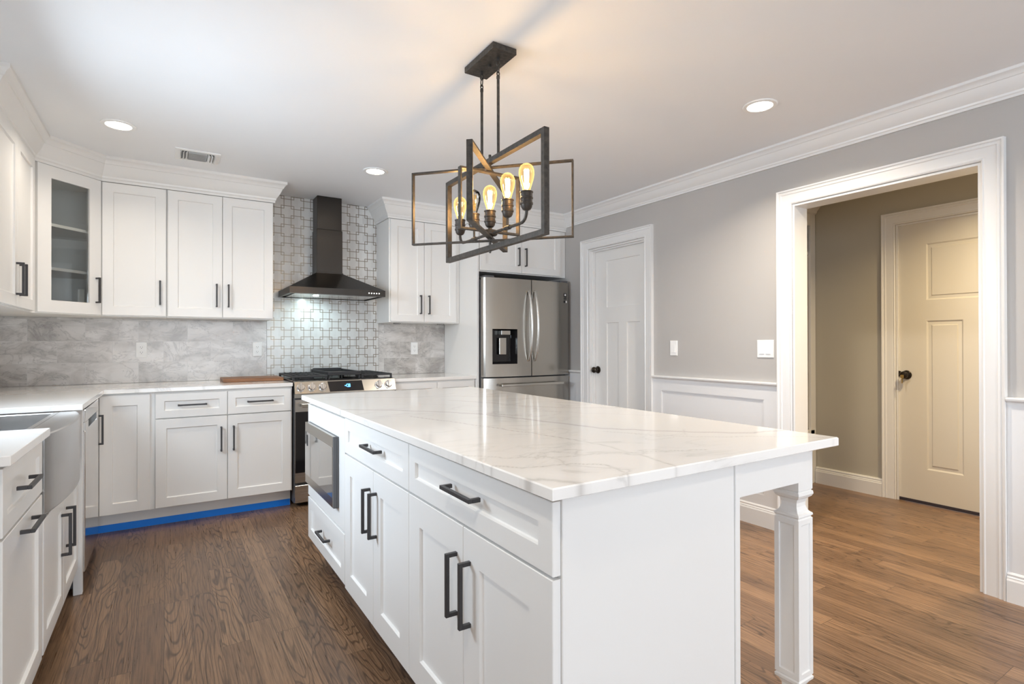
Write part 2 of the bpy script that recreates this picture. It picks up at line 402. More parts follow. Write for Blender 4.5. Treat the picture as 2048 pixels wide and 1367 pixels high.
OY0, OY1, OZ = 0.984, 1.914, 2.062   # cased opening to the hall
struct(obj('wall_right', wall_open(FR, YF, YB, [(DY0, DY1, 0, DZ), (OY0, OY1, 0, OZ)], 0.14), M['wall']))
struct(obj('wall_left', wall_open(FL, YF, YB, [(-3.20, -0.60, 0.90, 2.10), (2.24, 3.20, 1.12, 2.05)], 0.1), M['wall']))
struct(obj('wall_front', wall_open(FF, XL, XR, [(-0.55, 2.85, 0.10, 2.25)], 0.1), M['wall']))
struct(obj('wall_hall_far', wall_open(FH, YF, YB, [(1.02, 1.925, 0, 2.10)], 0.12), M['hallwall']))
struct(obj('wall_hall_end', box(B(), XR + 0.14, XH, 3.0, 3.1, 0, ZC, 0), M['hallwall']))
struct(obj('wall_hall_near', box(B(), XR + 0.14, XH, -0.6, -0.5, 0, ZC, 0), M['hallwall']))
struct(obj('wall_closet_back', box(B(), XR + 0.14, XR + 0.2, 3.1, YB, 0, ZC, 0), M['hallwall']))
# unseen windows (sash frame and glass), behind and to the left of the camera
def window(name, F, u0, u1, v0, v1, t, nmul):
    bm = B()
    for a, b, c, d in ((u0, u0 + 0.05, v0, v1), (u1 - 0.05, u1, v0, v1), (u0 + 0.05, u1 - 0.05, v0, v0 + 0.05), (u0 + 0.05, u1 - 0.05, v1 - 0.05, v1)):
        fbox(bm, F, a, b, c, d, -t, -0.02)
    for k in range(1, nmul):
        um = u0 + (u1 - u0) * k / nmul; fbox(bm, F, um - 0.02, um + 0.02, v0 + 0.05, v1 - 0.05, -t + 0.01, -0.03)
    o = obj(name, bm, M['trim'], loc=F.p((u0 + u1) / 2, v0, -0.05)); struct(o)
    obj('glass_pane', fbox(B(), F, u0 + 0.05, u1 - 0.05, v0 + 0.05, v1 - 0.05, -0.075, -0.07, 0), M['pane'], o)
window('window_1', FL, 2.24, 3.20, 1.12, 2.05, 0.1, 2)
window('added_window_3', FL, -3.20, -0.60, 0.90, 2.10, 0.1, 3)  # side window out of view, added to carry fill light
window('added_window_2', FF, -0.55, 2.85, 0.10, 2.25, 0.1, 3)  # patio window out of view, invented to supply daylight

# crown moulding profile (offset from wall, height)
def crown_prof(z0, z1, out):
    h = z1 - z0
    return [(0, z0), (0.012, z0), (0.012, z0 + 0.10 * h), (0.018, z0 + 0.14 * h), (0.020, z0 + 0.22 * h), (0.030, z0 + 0.30 * h),
            (0.046 * out / 0.09, z0 + 0.46 * h), (0.056 * out / 0.09, z0 + 0.62 * h), (0.060 * out / 0.09, z0 + 0.68 * h), (0.066 * out / 0.09, z0 + 0.69 * h),
            (0.072 * out / 0.09, z0 + 0.78 * h), (0.080 * out / 0.09, z0 + 0.84 * h), (out, z0 + 0.88 * h), (out, z1), (0, z1)]
# right wall: path from the front to the fridge cabinet; room is on the left of the +Y direction
struct(obj('trim_1', sweep(B(), [(XR, YF), (XR, 4.20)], crown_prof(2.326, ZC, 0.09), xyz), M['trim'], smooth=True), 'white crown moulding along the grey right wall')
# door casings
CAS = [(0, 0), (0, 0.010), (0.006, 0.014), (0.012, 0.011), (0.018, 0.013), (0.058, 0.016), (0.062, 0.021), (0.070, 0.021), (0.075, 0.018), (0.080, 0.026), (0.088, 0.028), (0.090, 0.0)]
def casing(F, a, b, top, z0=0):
    return sweep(B(), [(a, z0), (a, top), (b, top), (b, z0)], CAS, lambda u, v, wd: F.p(u, v, wd))
struct(obj('trim_2', casing(FR, DY0 - 0.003, DY1 + 0.003, DZ + 0.003), M['trim'], smooth=True), 'white moulded casing around the closet door')
struct(obj('trim_3', casing(FR, OY0 - 0.003, OY1 + 0.003, OZ + 0.003), M['trim'], smooth=True), 'wide white casing around the opening to the hall')
def jamb(F, a, b, top, t):
    bm = B(); fbox(bm, F, a - 0.001, a + 0.012, 0, top, -t, 0, 0); fbox(bm, F, b - 0.012, b + 0.001, 0, top, -t, 0, 0)
    fbox(bm, F, a + 0.012, b - 0.012, top - 0.012, top + 0.001, -t, 0, 0); return bm
struct(obj('trim_4', jamb(FR, OY0, OY1, OZ, 0.142), M['trim']), 'white jamb lining of the hall opening')
bm = jamb(FR, DY0, DY1, DZ, 0.14)
fbox(bm, FR, DY0 + 0.012, DY0 + 0.024, 0, DZ - 0.012, -0.062, -0.03); fbox(bm, FR, DY1 - 0.024, DY1 - 0.012, 0, DZ - 0.012, -0.062, -0.03)
fbox(bm, FR, DY0 + 0.024, DY1 - 0.024, DZ - 0.024, DZ - 0.012, -0.062, -0.03)
struct(obj('trim_5', bm, M['trim']), 'white jamb and stop of the closet door')
struct(obj('trim_6', casing(FH, 1.02 - 0.003, 1.925 + 0.003, 2.103), M['trim'], smooth=True), 'white casing around the hall door')
bm = jamb(FH, 1.02, 1.925, 2.10, 0.12); struct(obj('trim_7', bm, M['trim']), 'white jamb of the hall door')
# chair rail + wainscot on the right wall
RAIL = [(0, 0.905), (0.010, 0.908), (0.013, 0.918), (0.022, 0.924), (0.030, 0.928), (0.032, 0.936), (0.030, 0.942), (0, 0.943)]
WN = 0.012
def wain(u0, u1, panels):
    bm = B()
    u = u0
    for a, b in panels:
        fbox(bm, FR, u, a, 0.10, 0.908, 0, WN, 0); fbox(bm, FR, a, b, 0.828, 0.908, 0, WN, 0); fbox(bm, FR, a, b, 0.10, 0.205, 0, WN, 0)
        fbox(bm, FR, a, b, 0.205, 0.828, 0, 0.002, 0)
        for q in ((a, a + 0.007, 0.205, 0.828), (b - 0.007, b, 0.205, 0.828), (a + 0.007, b - 0.007, 0.205, 0.212), (a + 0.007, b - 0.007, 0.821, 0.828)):
            fbox(bm, FR, *q, 0.002, 0.008, 0)
        u = b
    fbox(bm, FR, u, u1, 0.10, 0.908, 0, WN, 0)
    return bm
C0 = OY1 + 0.093; C1 = DY0 - 0.093; C2 = DY1 + 0.093; C3 = OY0 - 0.093
struct(obj('trim_8', wain(C0, C1, [(2.106, 2.975)]), M['wain']), 'white recessed wainscot panel between the two openings')
struct(obj('trim_9', wain(C2, 4.2, [(4.03, 4.19)]), M['wain']), 'white wainscot between closet door and fridge')
struct(obj('trim_10', wain(YF, C3, [(-5.0, -3.8), (-3.7, -2.5), (-2.4, -1.4), (-1.3, -0.35), (-0.25, 0.72)]), M['wain']), 'white wainscot to the right of the hall opening')
for k, (a, b) in enumerate(((C0, C1), (C2, 4.2), (YF, C3))):
    struct(obj('trim_%d' % (11 + k), sweep(B(), [(XR, a), (XR, b)], RAIL, xyz), M['trim'], smooth=True), 'white chair rail on the right wall')
BASE = [(0, 0), (0.028, 0), (0.028, 0.100), (0.024, 0.108), (0.024, 0.114), (0.018, 0.118), (0.020, 0.128), (0.014, 0.136), (0, 0.138)]
for nm, pth in (('baseboard_right', [(XR, C0), (XR, C1)]), ('baseboard_right_corner', [(XR, C2), (XR, 4.2)]), ('baseboard_right_front', [(XR, YF), (XR, C3)]),
                ('baseboard_hall', [(XH, 1.925 + 0.093), (XH, 2.53)])):
    struct(obj(nm, sweep(B(), pth, BASE, xyz), M['trim'], smooth=True))

# ---------------------------------------------------------------- interior doors
def panel_door(F, u0, u1, v0, v1, w, panels, th=0.035, raised=False):
    """Door slab, front face at w, with recessed panels given as (u0, u1, v0, v1)."""
    bm = B(); us = sorted({u0, u1, *[p[0] for p in panels], *[p[1] for p in panels]}); vs = sorted({v0, v1, *[p[2] for p in panels], *[p[3] for p in panels]})
    fbox(bm, F, u0, u1, v0, v1, w - th, w - 0.012, 0)
    for a, b in zip(us, us[1:]):
        for c, d in zip(vs, vs[1:]):
            um, vm = (a + b) / 2, (c + d) / 2
            if any(p[0] < um < p[1] and p[2] < vm < p[3] for p in panels): continue
            loft(bm, F, a, b, c, d, [(0, w - 0.012), (0, w)], cap0=False)
    for p in panels:
        if raised: lp = [(0, w), (0.010, w - 0.007), (0.030, w - 0.006), (0.036, w - 0.001), (0.042, w - 0.001)]
        else: lp = [(0, w), (0.002, w - 0.010), (0.006, w - 0.010)]
        loft(bm, F, *p, lp, cap0=False)
    bmesh.ops.remove_doubles(bm, verts=bm.verts[:], dist=1e-5)
    return bm
def knob(parent, F, u, v, w, keyed=False):
    k = obj('door_knob', tube_axis(B(), F.p(u, v, w), Vector((F.n[0], F.n[1], 0)),
        [(0, 0.033), (0.004, 0.034), (0.008, 0.030), (0.012, 0.014), (0.030, 0.012), (0.036, 0.020), (0.044, 0.027), (0.054, 0.028), (0.062, 0.024), (0.066, 0.012), (0.067, 0.0)], 28), M['bronze'], parent, smooth=True)
    if keyed:
        bm = B(); fbox(bm, F, u - 0.006, u + 0.006, v - 0.003, v + 0.002, w + 0.062, w + 0.080, 0.0005)
        fbox(bm, F, u - 0.011, u + 0.011, v - 0.022, v + 0.002, w + 0.0785, w + 0.081, 0.001)
        fbox(bm, F, u - 0.004, u + 0.004, v - 0.062, v - 0.022, w + 0.079, w + 0.081, 0.0005)
        obj('key', bm, M['brass'], k, label='brass key in the lock')
    return k
dw = -0.064
d = obj('door_1', panel_door(FR, DY0 + 0.014, DY1 - 0.014, 0.012, DZ - 0.014, dw,
    [(3.275, 3.685, 1.525, 1.945), (3.275, 3.43, 0.24, 1.385), (3.53, 3.685, 0.24, 1.385)]), M['door'], loc=(XR + 0.08, 3.5, 0))
struct(d, 'white three panel closet door beside the fridge')
knob(d, FR, 3.80, 0.955, dw)
d = obj('door_2', panel_door(FH, 1.034, 1.917, 0.022, 2.094, -0.016,
    [(1.16, 1.735, 1.512, 1.93), (1.515, 1.735, 0.26, 1.36), (1.16, 1.41, 0.26, 1.36)], raised=True), M['halldoor'], loc=(XH + 0.03, 1.47, 0))
struct(d, 'white panelled hall door with a key in its knob')
knob(d, FH, 1.862, 0.955, -0.016, True)
obj('strike_plate', tube_axis(B(), FH.p(1.9125, 0.962, -0.012), Vector((-1, 0, 0)), [(0, 0.022), (0.006, 0.021)], 20), M['bronze'], d)
obj('door_sweep', fbox(B(), FH, 1.034, 1.917, 0.003, 0.024, -0.045, -0.010), M['toe'], d, label='dark sweep under the hall door')

# ---------------------------------------------------------------- backsplash
bm = B(); box(bm, XL + 0.001, 0.695, YB - 0.008, YB - 0.0003, 0.915, 1.384, 0)
tag(obj('marble_backsplash', bm, M['marble'], loc=(-0.15, YB, 0.915)), 'grey veined marble tile backsplash between the left counter and wall cabinets', 'backsplash', 'marble backsplashes')
tag(obj('marble_backsplash', box(B(), 1.640, 2.303, YB - 0.008, YB - 0.0003, 0.915, 1.384, 0), M['marble'], loc=(1.96, YB, 0.915)), 'short marble tile backsplash between the range and the fridge panel', 'backsplash', 'marble backsplashes')
tag(obj('mosaic_backsplash', box(B(), 0.697, 1.638, YB - 0.0085, YB - 0.0003, 0.915, ZC - 0.001, 0), M['mosaic'], loc=(1.16, YB, 0.915)), 'white mosaic with interlocking bronze metal squares behind the range hood', 'backsplash')

# ---------------------------------------------------------------- cabinet parts
def shaker(F, u0, u1, v0, v1, w0=0.0, th=0.02, rail=0.060):
    return loft(B(), F, u0, u1, v0, v1, [(0, w0), (0, w0 + th - 0.0015), (0.0015, w0 + th), (rail, w0 + th), (rail + 0.002, w0 + th - 0.006), (rail + 0.005, w0 + th - 0.009)])
def slabfront(F, u0, u1, v0, v1, w0=0.0, th=0.02):
    return loft(B(), F, u0, u1, v0, v1, [(0, w0), (0, w0 + th - 0.0015), (0.0015, w0 + th)])
HB, HS_ = 0.0105, 0.034
def pull(F, u, v, vertical=True, L=0.168, w0=0.02):
    bm = B(); h = HB / 2
    if vertical:
        fbox(bm, F, u - h, u + h, v - L / 2, v + L / 2, w0 + HS_ - HB, w0 + HS_, 0.0008)
        for s in (-1, 1): fbox(bm, F, u - h, u + h, *sorted((v + s * L / 2, v + s * (L / 2 - HB))), w0, w0 + HS_ - HB, 0.0006)
    else:
        fbox(bm, F, u - L / 2, u + L / 2, v - h, v + h, w0 + HS_ - HB, w0 + HS_, 0.0008)
        for s in (-1, 1): fbox(bm, F, *sorted((u + s * L / 2, u + s * (L / 2 - HB))), v - h, v + h, w0, w0 + HS_ - HB, 0.0006)
    return bm
G = 0.0016
def door(root, F, u0, u1, v0, v1, handle=None, vertical=True, rail=0.060):
    d = obj('door', shaker(F, u0 + G, u1 - G, v0 + G, v1 - G, 0.0005, rail=rail), M['cab'], root)
    if handle: obj('handle', pull(F, *handle, vertical), M['black'], d)
    return d
def drawer(root, F, u0, u1, v0, v1, handle=None, rail=0.048):
    d = obj('drawer', shaker(F, u0 + G, u1 - G, v0 + G, v1 - G, 0.0005, rail=rail), M['cab'], root)
    if handle: obj('handle', pull(F, *handle, False), M['black'], d)
    return d
def carcass(root, F, u0, u1, v0, v1, depth, name='carcass', shelves=()):
    return obj(name, fbox(B(), F, u0 + 0.0005, u1 - 0.0005, v0, v1, -depth, 0, 0.001), M['cab'], root)

FU = Fr(0, 4.530, (1, 0), (0, -1))       # wall cabinets on the back wall
FBB = Fr(0, 4.229, (1, 0), (0, -1))      # base cabinets on the back wall
FLB = Fr(-0.375, 0, (0, 1), (1, 0))      # base cabinets on the left run
FLU = Fr(-0.672, 0, (0, 1), (1, 0))      # wall cabinets on the left run
r2 = math.sqrt(0.5)
FD = Fr(-0.67, 4.23, (r2, r2), (r2, -r2))  # diagonal corner wall cabinet
FI = Fr(0.675, 0, (0, 1), (-1, 0))       # front of the island
UZ0, UZ1 = 1.385, 2.286
UD = 0.319
def tk(root, F, u0, u1, setb, h, material, z0=0.0):
    obj('toe_kick', fbox(B(), F, u0, u1, z0, h, -setb - 0.02, -setb, 0), material, root)

# wall cabinets ------------------------------------------------------------
WG = 'white shaker wall cabinets'
c = thing('wall_cabinet', 'white two door wall cabinet on the left wall, cut by the photo edge', 'cabinet', FLU.p(3.75, UZ0, -0.16), WG)
carcass(c, FLU, 3.30, 4.205, UZ0, UZ1, 0.327)
door(c, FLU, 3.31, 3.752, UZ0 + 0.006, UZ1 - 0.004, (3.715, 1.535))
door(c, FLU, 3.752, 4.185, UZ0 + 0.006, UZ1 - 0.004, (3.79, 1.535))

c = thing('glass_cabinet', 'white diagonal corner cabinet with a glass door and shelves', 'cabinet', (-0.72, 4.6, UZ0))
pl = [(-0.999, 4.207), (-0.672, 4.207), (-0.67, 4.23), (-0.371, 4.529), (-0.371, 4.851), (-0.999, 4.851)]
bm = B()
prism(bm, pl, UZ0, UZ0 + 0.018); prism(bm, pl, UZ1 - 0.018, UZ1)
box(bm, -0.999, -0.985, 4.207, 4.851, UZ0 + 0.018, UZ1 - 0.018, 0); box(bm, -0.985, -0.371, 4.838, 4.851, UZ0 + 0.018, UZ1 - 0.018, 0)
box(bm, -0.985, -0.672, 4.207, 4.222, UZ0 + 0.018, UZ1 - 0.018, 0); box(bm, -0.386, -0.371, 4.529, 4.838, UZ0 + 0.018, UZ1 - 0.018, 0)
fbox(bm, FD, 0.0, 0.022, UZ0 + 0.018, UZ1 - 0.018, -0.018, 0, 0); fbox(bm, FD, 0.401, 0.423, UZ0 + 0.018, UZ1 - 0.018, -0.018, 0, 0)
obj('carcass', bm, M['inside'], c)
for z in (1.655, 1.925):
    obj('shelf', prism(B(), [(-0.984, 4.224), (-0.69, 4.224), (-0.675, 4.26), (-0.405, 4.53), (-0.388, 4.545), (-0.388, 4.836), (-0.984, 4.836)], z, z + 0.018), M['inside'], c)
bm = B(); a0, a1, b0, b1 = 0.014, 0.409, UZ0 + 0.006, UZ1 - 0.004
prev = None
lp = [((0, 0), 0.0005), ((0, 0), 0.019), ((0.0015, 0.0015), 0.0205), ((0.078, 0.075), 0.0205), ((0.079, 0.076), 0.010), ((0.079, 0.076), 0.0005), ((0, 0), 0.0005)]
loft(bm, FD, a0, a1, b0, b1, lp, cap0=False, cap1=False); bmesh.ops.remove_doubles(bm, verts=bm.verts[:], dist=1e-6)
dr = obj('door', bm, M['cab'], c)
obj('glass_pane', fbox(B(), FD, a0 + 0.0795, a1 - 0.0795, b0 + 0.0765, b1 - 0.0765, 0.006, 0.010, 0), M['glass'], dr)
obj('handle', pull(FD, 0.375, 1.552, True), M['black'], dr)

c = thing('wall_cabinet', 'white single door wall cabinet right of the glass corner cabinet', 'cabinet', FU.p(-0.185, UZ0, -0.16), WG)
carcass(c, FU, -0.370, 0.002, UZ0, UZ1, UD)
door(c, FU, -0.364, -0.002, UZ0 + 0.006, UZ1 - 0.004, (-0.038, 1.555))
c = thing('wall_cabinet', 'white two door wall cabinet just left of the range hood', 'cabinet', FU.p(0.35, UZ0, -0.16), WG)
carcass(c, FU, 0.002, 0.696, UZ0, UZ1, UD)
door(c, FU, 0.006, 0.3475, UZ0 + 0.006, UZ1 - 0.004, (0.309, 1.552)); door(c, FU, 0.3475, 0.692, UZ0 + 0.006, UZ1 - 0.004, (0.386, 1.552))
c = thing('wall_cabinet', 'white two door wall cabinet between the hood and the fridge', 'cabinet', FU.p(1.96, UZ0, -0.16), WG)
carcass(c, FU, 1.622, 2.302, UZ0, UZ1, UD)
door(c, FU, 1.632, 1.945, UZ0 + 0.006, UZ1 - 0.004, (1.905, 1.545)); door(c, FU, 1.945, 2.262, UZ0 + 0.006, UZ1 - 0.004, (1.985, 1.545))
FFC = Fr(0, 4.205, (1, 0), (0, -1))
c = thing('wall_cabinet', 'white two door cabinet directly above the fridge', 'cabinet', FFC.p(2.78, 1.84, -0.3), WG)
carcass(c, FFC, 2.326, 3.298, 1.838, UZ1, 0.64)
door(c, FFC, 2.332, 2.775, 1.846, UZ1 - 0.004, (2.735, 1.995)); door(c, FFC, 2.775, 3.225, 1.846, UZ1 - 0.004, (2.813, 1.995))
tag(obj('fridge_side_panel', box(B(), 2.304, 2.325, 4.19, 4.851, 0, UZ1), M['cab'], loc=(2.315, 4.5, 0)), 'tall plain white panel standing left of the fridge', 'panel')
# crown of the cabinet runs (room lies to the right of these paths, so they run right to left)
CP = crown_prof(UZ1 + 0.001, ZC, 0.088)
q = 0.0
pth = [(0.696, 4.85), (0.696, 4.530), (-0.371, 4.530), (-0.672, 4.229), (-0.672, 3.30), (-0.99, 3.30)]
o = obj('trim_14', sweep(B(), list(reversed([(x, y) for x, y in pth])), [(-a, b) for a, b in CP], xyz), M['cab'], smooth=True); struct(o, 'white crown moulding over the left run of wall cabinets')
pth = [(3.2995, 4.205), (2.304, 4.205), (2.304, 4.530), (1.622, 4.530), (1.622, 4.85)]
o = obj('trim_15', sweep(B(), list(reversed(pth)), [(-a, b) for a, b in CP], xyz), M['cab'], smooth=True); struct(o, 'white crown moulding over the right run of wall cabinets')
for x, y, lb in ((1.745, 4.66, 'left'), (2.19, 4.70, 'right')):
    p = tube_axis(B(), Vector((x, y, UZ0 - 0.012)), Vector((0, 0, 1)), [(0, 0.030), (0.003, 0.034), (0.012, 0.034)], 24)
    tag(obj('puck_light', p, M['puck'], loc=(x, y, UZ0 - 0.012), smooth=True), 'small grey puck light under the right wall cabinet, the %s one' % lb, 'light', 'puck lights under the right wall cabinet')

# base cabinets ------------------------------------------------------------
BG = 'white shaker base cabinets along the walls'
BZ0, BZ1 = 0.125, 0.887
c = thing('base_cabinet', 'white cabinet with drawer and pull-out at the near end of the left run', 'cabinet', FLB.p(2.13, 0, -0.3), BG)
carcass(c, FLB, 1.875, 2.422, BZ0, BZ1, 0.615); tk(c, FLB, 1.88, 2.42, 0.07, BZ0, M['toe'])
drawer(c, FLB, 1.876, 2.405, 0.695, 0.876, (2.115, 0.79)); door(c, FLB, 1.876, 2.405, BZ0 + 0.006, 0.690, (2.155, 0.655), False)
c = thing('sink_cabinet', 'white two door cabinet below the steel apron sink', 'cabinet', FLB.p(2.87, 0, -0.3))
bm = B(); box(bm, -0.99, -0.375, 2.425, 2.443, BZ0, 0.602, 0); box(bm, -0.99, -0.375, 3.296, 3.338, BZ0, BZ1, 0); box(bm, -0.99, -0.97, 2.443, 3.296, BZ0, 0.602, 0)
box(bm, -0.97, -0.375, 2.443, 3.296, BZ0, BZ0 + 0.018, 0); box(bm, -0.395, -0.375, 2.443, 3.296, 0.585, 0.602, 0)
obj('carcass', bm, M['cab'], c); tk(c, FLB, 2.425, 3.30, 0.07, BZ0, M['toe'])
door(c, FLB, 2.428, 2.862, BZ0 + 0.006, 0.592, (2.802, 0.432)); door(c, FLB, 2.862, 3.295, BZ0 + 0.006, 0.592, (2.922, 0.432))
obj('support_rail', box(B(), -0.44, -0.377, 3.235, 3.294, 0.80, 0.886), M['wood_raw'], c, label='raw wood block behind the sink front')
obj('end_panel', box(B(), -0.375, -0.340, 3.30, 3.338, 0.0, BZ1), M['cab'], c)
# dishwasher
c = thing('dishwasher', 'stainless dishwasher between the sink cabinet and the corner', 'dishwasher', (-0.65, 3.645, 0))
obj('tub', box(B(), -0.96, -0.365, 3.342, 3.944, 0.02, 0.875, 0.002), M['darkside'], c)
bm = B(); box(bm, -0.365, -0.333, 3.344, 3.944, 0.09, 0.775, 0.003); box(bm, -0.365, -0.333, 3.344, 3.944, 0.815, 0.878, 0.003)
box(bm, -0.365, -0.333, 3.344, 3.47, 0.775, 0.815, 0.0); box(bm, -0.365, -0.333, 3.84, 3.944, 0.775, 0.815, 0.0)
dd = obj('door', bm, M['steeldw'], c)
obj('pocket_handle', box(B(), -0.365, -0.352, 3.47, 3.84, 0.775, 0.815, 0), M['gasket'], dd, label='dark recessed pocket handle')
obj('kick_plate', box(B(), -0.41, -0.40, 3.344, 3.944, 0.0, 0.088, 0), M['gasket'], c)
# corner
c = thing('corner_cabinet', 'white corner base cabinet with a folding door at the inside corner', 'cabinet', (-0.7, 4.5, 0))
bm = B(); prism(bm, [(-0.99, 3.948), (-0.376, 3.948), (-0.376, 4.229), (-0.064, 4.229), (-0.064, 4.845), (-0.99, 4.845)], BZ0, BZ1)
obj('carcass', bm, M['cab'], c)
bm = B(); box(bm, -0.455, -0.445, 3.95, 4.305, 0.0, BZ0, 0); box(bm, -0.445, -0.064, 4.305, 4.318, 0, BZ0, 0); obj('toe_kick', bm, M['cab'], c)
lf = obj('door', shaker(FLB, 3.951, 4.206, BZ0 + 0.006, 0.875, 0.0005), M['cab'], c)
obj('handle', pull(FLB, 4.10, 0.68, True, 0.18), M['black'], lf)
obj('door', shaker(FBB, -0.352, -0.090, BZ0 + 0.006, 0.875, 0.0005, rail=0.066), M['cab'], c)
# back base cabinet
c = thing('base_cabinet', 'white cabinet with two drawers over two doors left of the range', 'cabinet', FBB.p(0.35, 0, -0.3), BG)
carcass(c, FBB, -0.064, 0.778, BZ0, BZ1, 0.616); tk(c, FBB, -0.064, 0.778, 0.076, BZ0, M['cab'])
drawer(c, FBB, -0.062, 0.355, 0.712, 0.874, (0.147, 0.795)); drawer(c, FBB, 0.355, 0.770, 0.712, 0.874, (0.561, 0.795))
door(c, FBB, -0.062, 0.355, BZ0 + 0.006, 0.708, (0.316, 0.55)); door(c, FBB, 0.355, 0.770, BZ0 + 0.006, 0.708, (0.392, 0.55))
c = thing('base_cabinet', 'white base cabinet right of the range, mostly hidden by the island', 'cabinet', FBB.p(1.93, 0, -0.3), BG)
carcass(c, FBB, 1.556, 2.302, BZ0, BZ1, 0.616); tk(c, FBB, 1.556, 2.302, 0.076, BZ0, M['cab'])
drawer(c, FBB, 1.562, 1.93, 0.712, 0.874, (1.746, 0.795)); drawer(c, FBB, 1.93, 2.28, 0.712, 0.874, (2.105, 0.795))
door(c, FBB, 1.562, 1.93, BZ0 + 0.006, 0.708, (1.89, 0.55)); door(c, FBB, 1.93, 2.28, BZ0 + 0.006, 0.708, (1.97, 0.55))
bm = B(); box(bm, -0.43, 0.776, 4.3025, 4.3045, 0.001, 0.047, 0)
tag(obj('masking_tape', bm, M['tape'], loc=(0.17, 4.303, 0)), 'strip of bright blue masking tape along the toe kick by the floor', 'tape')

# countertops ----------------------------------------------------------------
CZ0, CZ1 = 0.888, 0.914
CTG = 'white quartz countertops along the walls'
bm = B(); prism(bm, [(-0.999, 1.832), (-0.331, 1.832), (-0.331, 2.383), (-0.86, 2.383), (-0.86, 3.225), (-0.999, 3.225)], CZ0, CZ1, 0.002)
tag(obj('countertop', bm, M['quartz'], loc=(-0.66, 2.1, CZ0)), 'white quartz countertop piece on the near side of the sink', 'countertop', CTG)
bm = B(); prism(bm, [(-0.999, 3.226), (-0.331, 3.226), (-0.331, 4.204), (0.779, 4.204), (0.779, 4.851), (-0.999, 4.851)], CZ0, CZ1, 0.002)
tag(obj('countertop', bm, M['quartz'], loc=(-0.3, 4.4, CZ0)), 'L shaped white quartz countertop from the sink round to the range', 'countertop', CTG)
bm = B(); box(bm, 1.553, 2.303, 4.204, 4.851, CZ0, CZ1, 0.002)
tag(obj('countertop', bm, M['quartz'], loc=(1.93, 4.5, CZ0)), 'short white quartz countertop between range and fridge panel', 'countertop', CTG)

# sink -----------------------------------------------------------------------
c = thing('apron_sink', 'stainless farmhouse sink with a curved apron front', 'sink', (-0.62, 2.80, 0.605))
bm = B(); n = 20; top = 0.887; bot = 0.605; pr = []
for i in range(n + 1):
    y = 2.424 + (3.218 - 2.424) * i / n; s = (i / n) * 2 - 1
    bow = 0.042 * (1 - abs(s) ** 2.2); pr.append((-0.352 + bow, y))
ring_f = [bm.verts.new((x, y, top - 0.004)) for x, y in pr]; ring_b = [bm.verts.new((x, y, bot + 0.012)) for x, y in pr]; ring_c = [bm.verts.new((x - 0.012, y, bot)) for x, y in pr]
ring_t = [bm.verts.new((x - 0.006, y, top)) for x, y in pr]; ring_i = [bm.verts.new((-0.412, y, top)) for x, y in pr]; ring_j = [bm.verts.new((-0.412, y, bot)) for x, y in pr]
lo = [ring_f, ring_b, ring_c, ring_j, ring_i, ring_t]
for a in range(6):
    A, Bb = lo[a], lo[(a + 1) % 6]
    for i in range(n): bm.faces.new((A[i], A[i + 1], Bb[i + 1], Bb[i]))
bm.faces.new([r[0] for r in lo]); bm.faces.new([r[-1] for r in lo])
obj('apron', bm, M['steelsink'], c, smooth=True)
bm = B(); y0, y1, x0, x1 = 2.448, 3.205, -0.86, -0.414; zt = 0.8865
outer = [(x0 - 0.02, y0), (x1, y0), (x1, y1), (x0 - 0.02, y1)]
def ring(ins, z): return [bm.verts.new(p) for p in ((x0 + ins, y0 + ins, z), (x1 - ins, y0 + ins, z), (x1 - ins, y1 - ins, z), (x0 + ins, y1 - ins, z))]
rs = [ring(0.0, zt - 0.25), ring(0.0, zt), ring(0.018, zt), ring(0.020, zt - 0.004), ring(0.024, zt - 0.21), ring(0.05, zt - 0.235)]
for A, Bb in zip(rs, rs[1:]):
    for i in range(4): bm.faces.new((A[i], A[(i + 1) % 4], Bb[(i + 1) % 4], Bb[i]))
bm.faces.new(rs[-1]); bm.faces.new(rs[0])
obj('basin', bm, M['steelsink'], c)

# ---------------------------------------------------------------- range
c = thing('gas_range', 'stainless slide-in gas range on the back wall', 'range', (1.166, 4.5, 0))
RX0, RX1 = 0.786, 1.546
obj('body', box(B(), RX0, RX1, 4.215, 4.848, 0.03, 0.918, 0.002), M['darkside'], c)
for x in (RX0 + 0.05, RX1 - 0.05): obj('foot', tube(B(), [(x, 4.3, 0), (x, 4.3, 0.03)], 0.018), M['gasket'], c)
FRg = Fr(0, 4.215, (1, 0), (0, -1))
od = obj('oven_door', fbox(B(), FRg, RX0 + 0.004, RX1 - 0.004, 0.180, 0.790, 0.001, 0.030, 0.003), M['steelh'], c)
obj('oven_window', fbox(B(), FRg, RX0 + 0.006, RX1 - 0.006, 0.255, 0.700, 0.030, 0.032, 0.0005), M['blackglass'], od)
bm = B(); fbox(bm, FRg, RX0 + 0.04, RX1 - 0.04, 0.735, 0.762, 0.060, 0.080, 0.003)
for u in (RX0 + 0.05, RX1 - 0.075): fbox(bm, FRg, u, u + 0.025, 0.738, 0.759, 0.030, 0.062, 0.001)
obj('oven_handle', bm, M['steelpan'], od)
obj('warming_drawer', fbox(B(), FRg, RX0 + 0.004, RX1 - 0.004, 0.035, 0.162, 0.001, 0.030, 0.003), M['steelh'], c)
obj('lower_trim', fbox(B(), FRg, RX0, RX1, 0.800, 0.832, 0.0, 0.030, 0.002), M['steelpan'], c)
def cpt(x, s, w):   # point on the slanted control face: s 0 bottom..1 top
    return Vector((x, 4.163 + 0.032 * s - w * 0.93, 0.834 + 0.086 * s + w * 0.34))
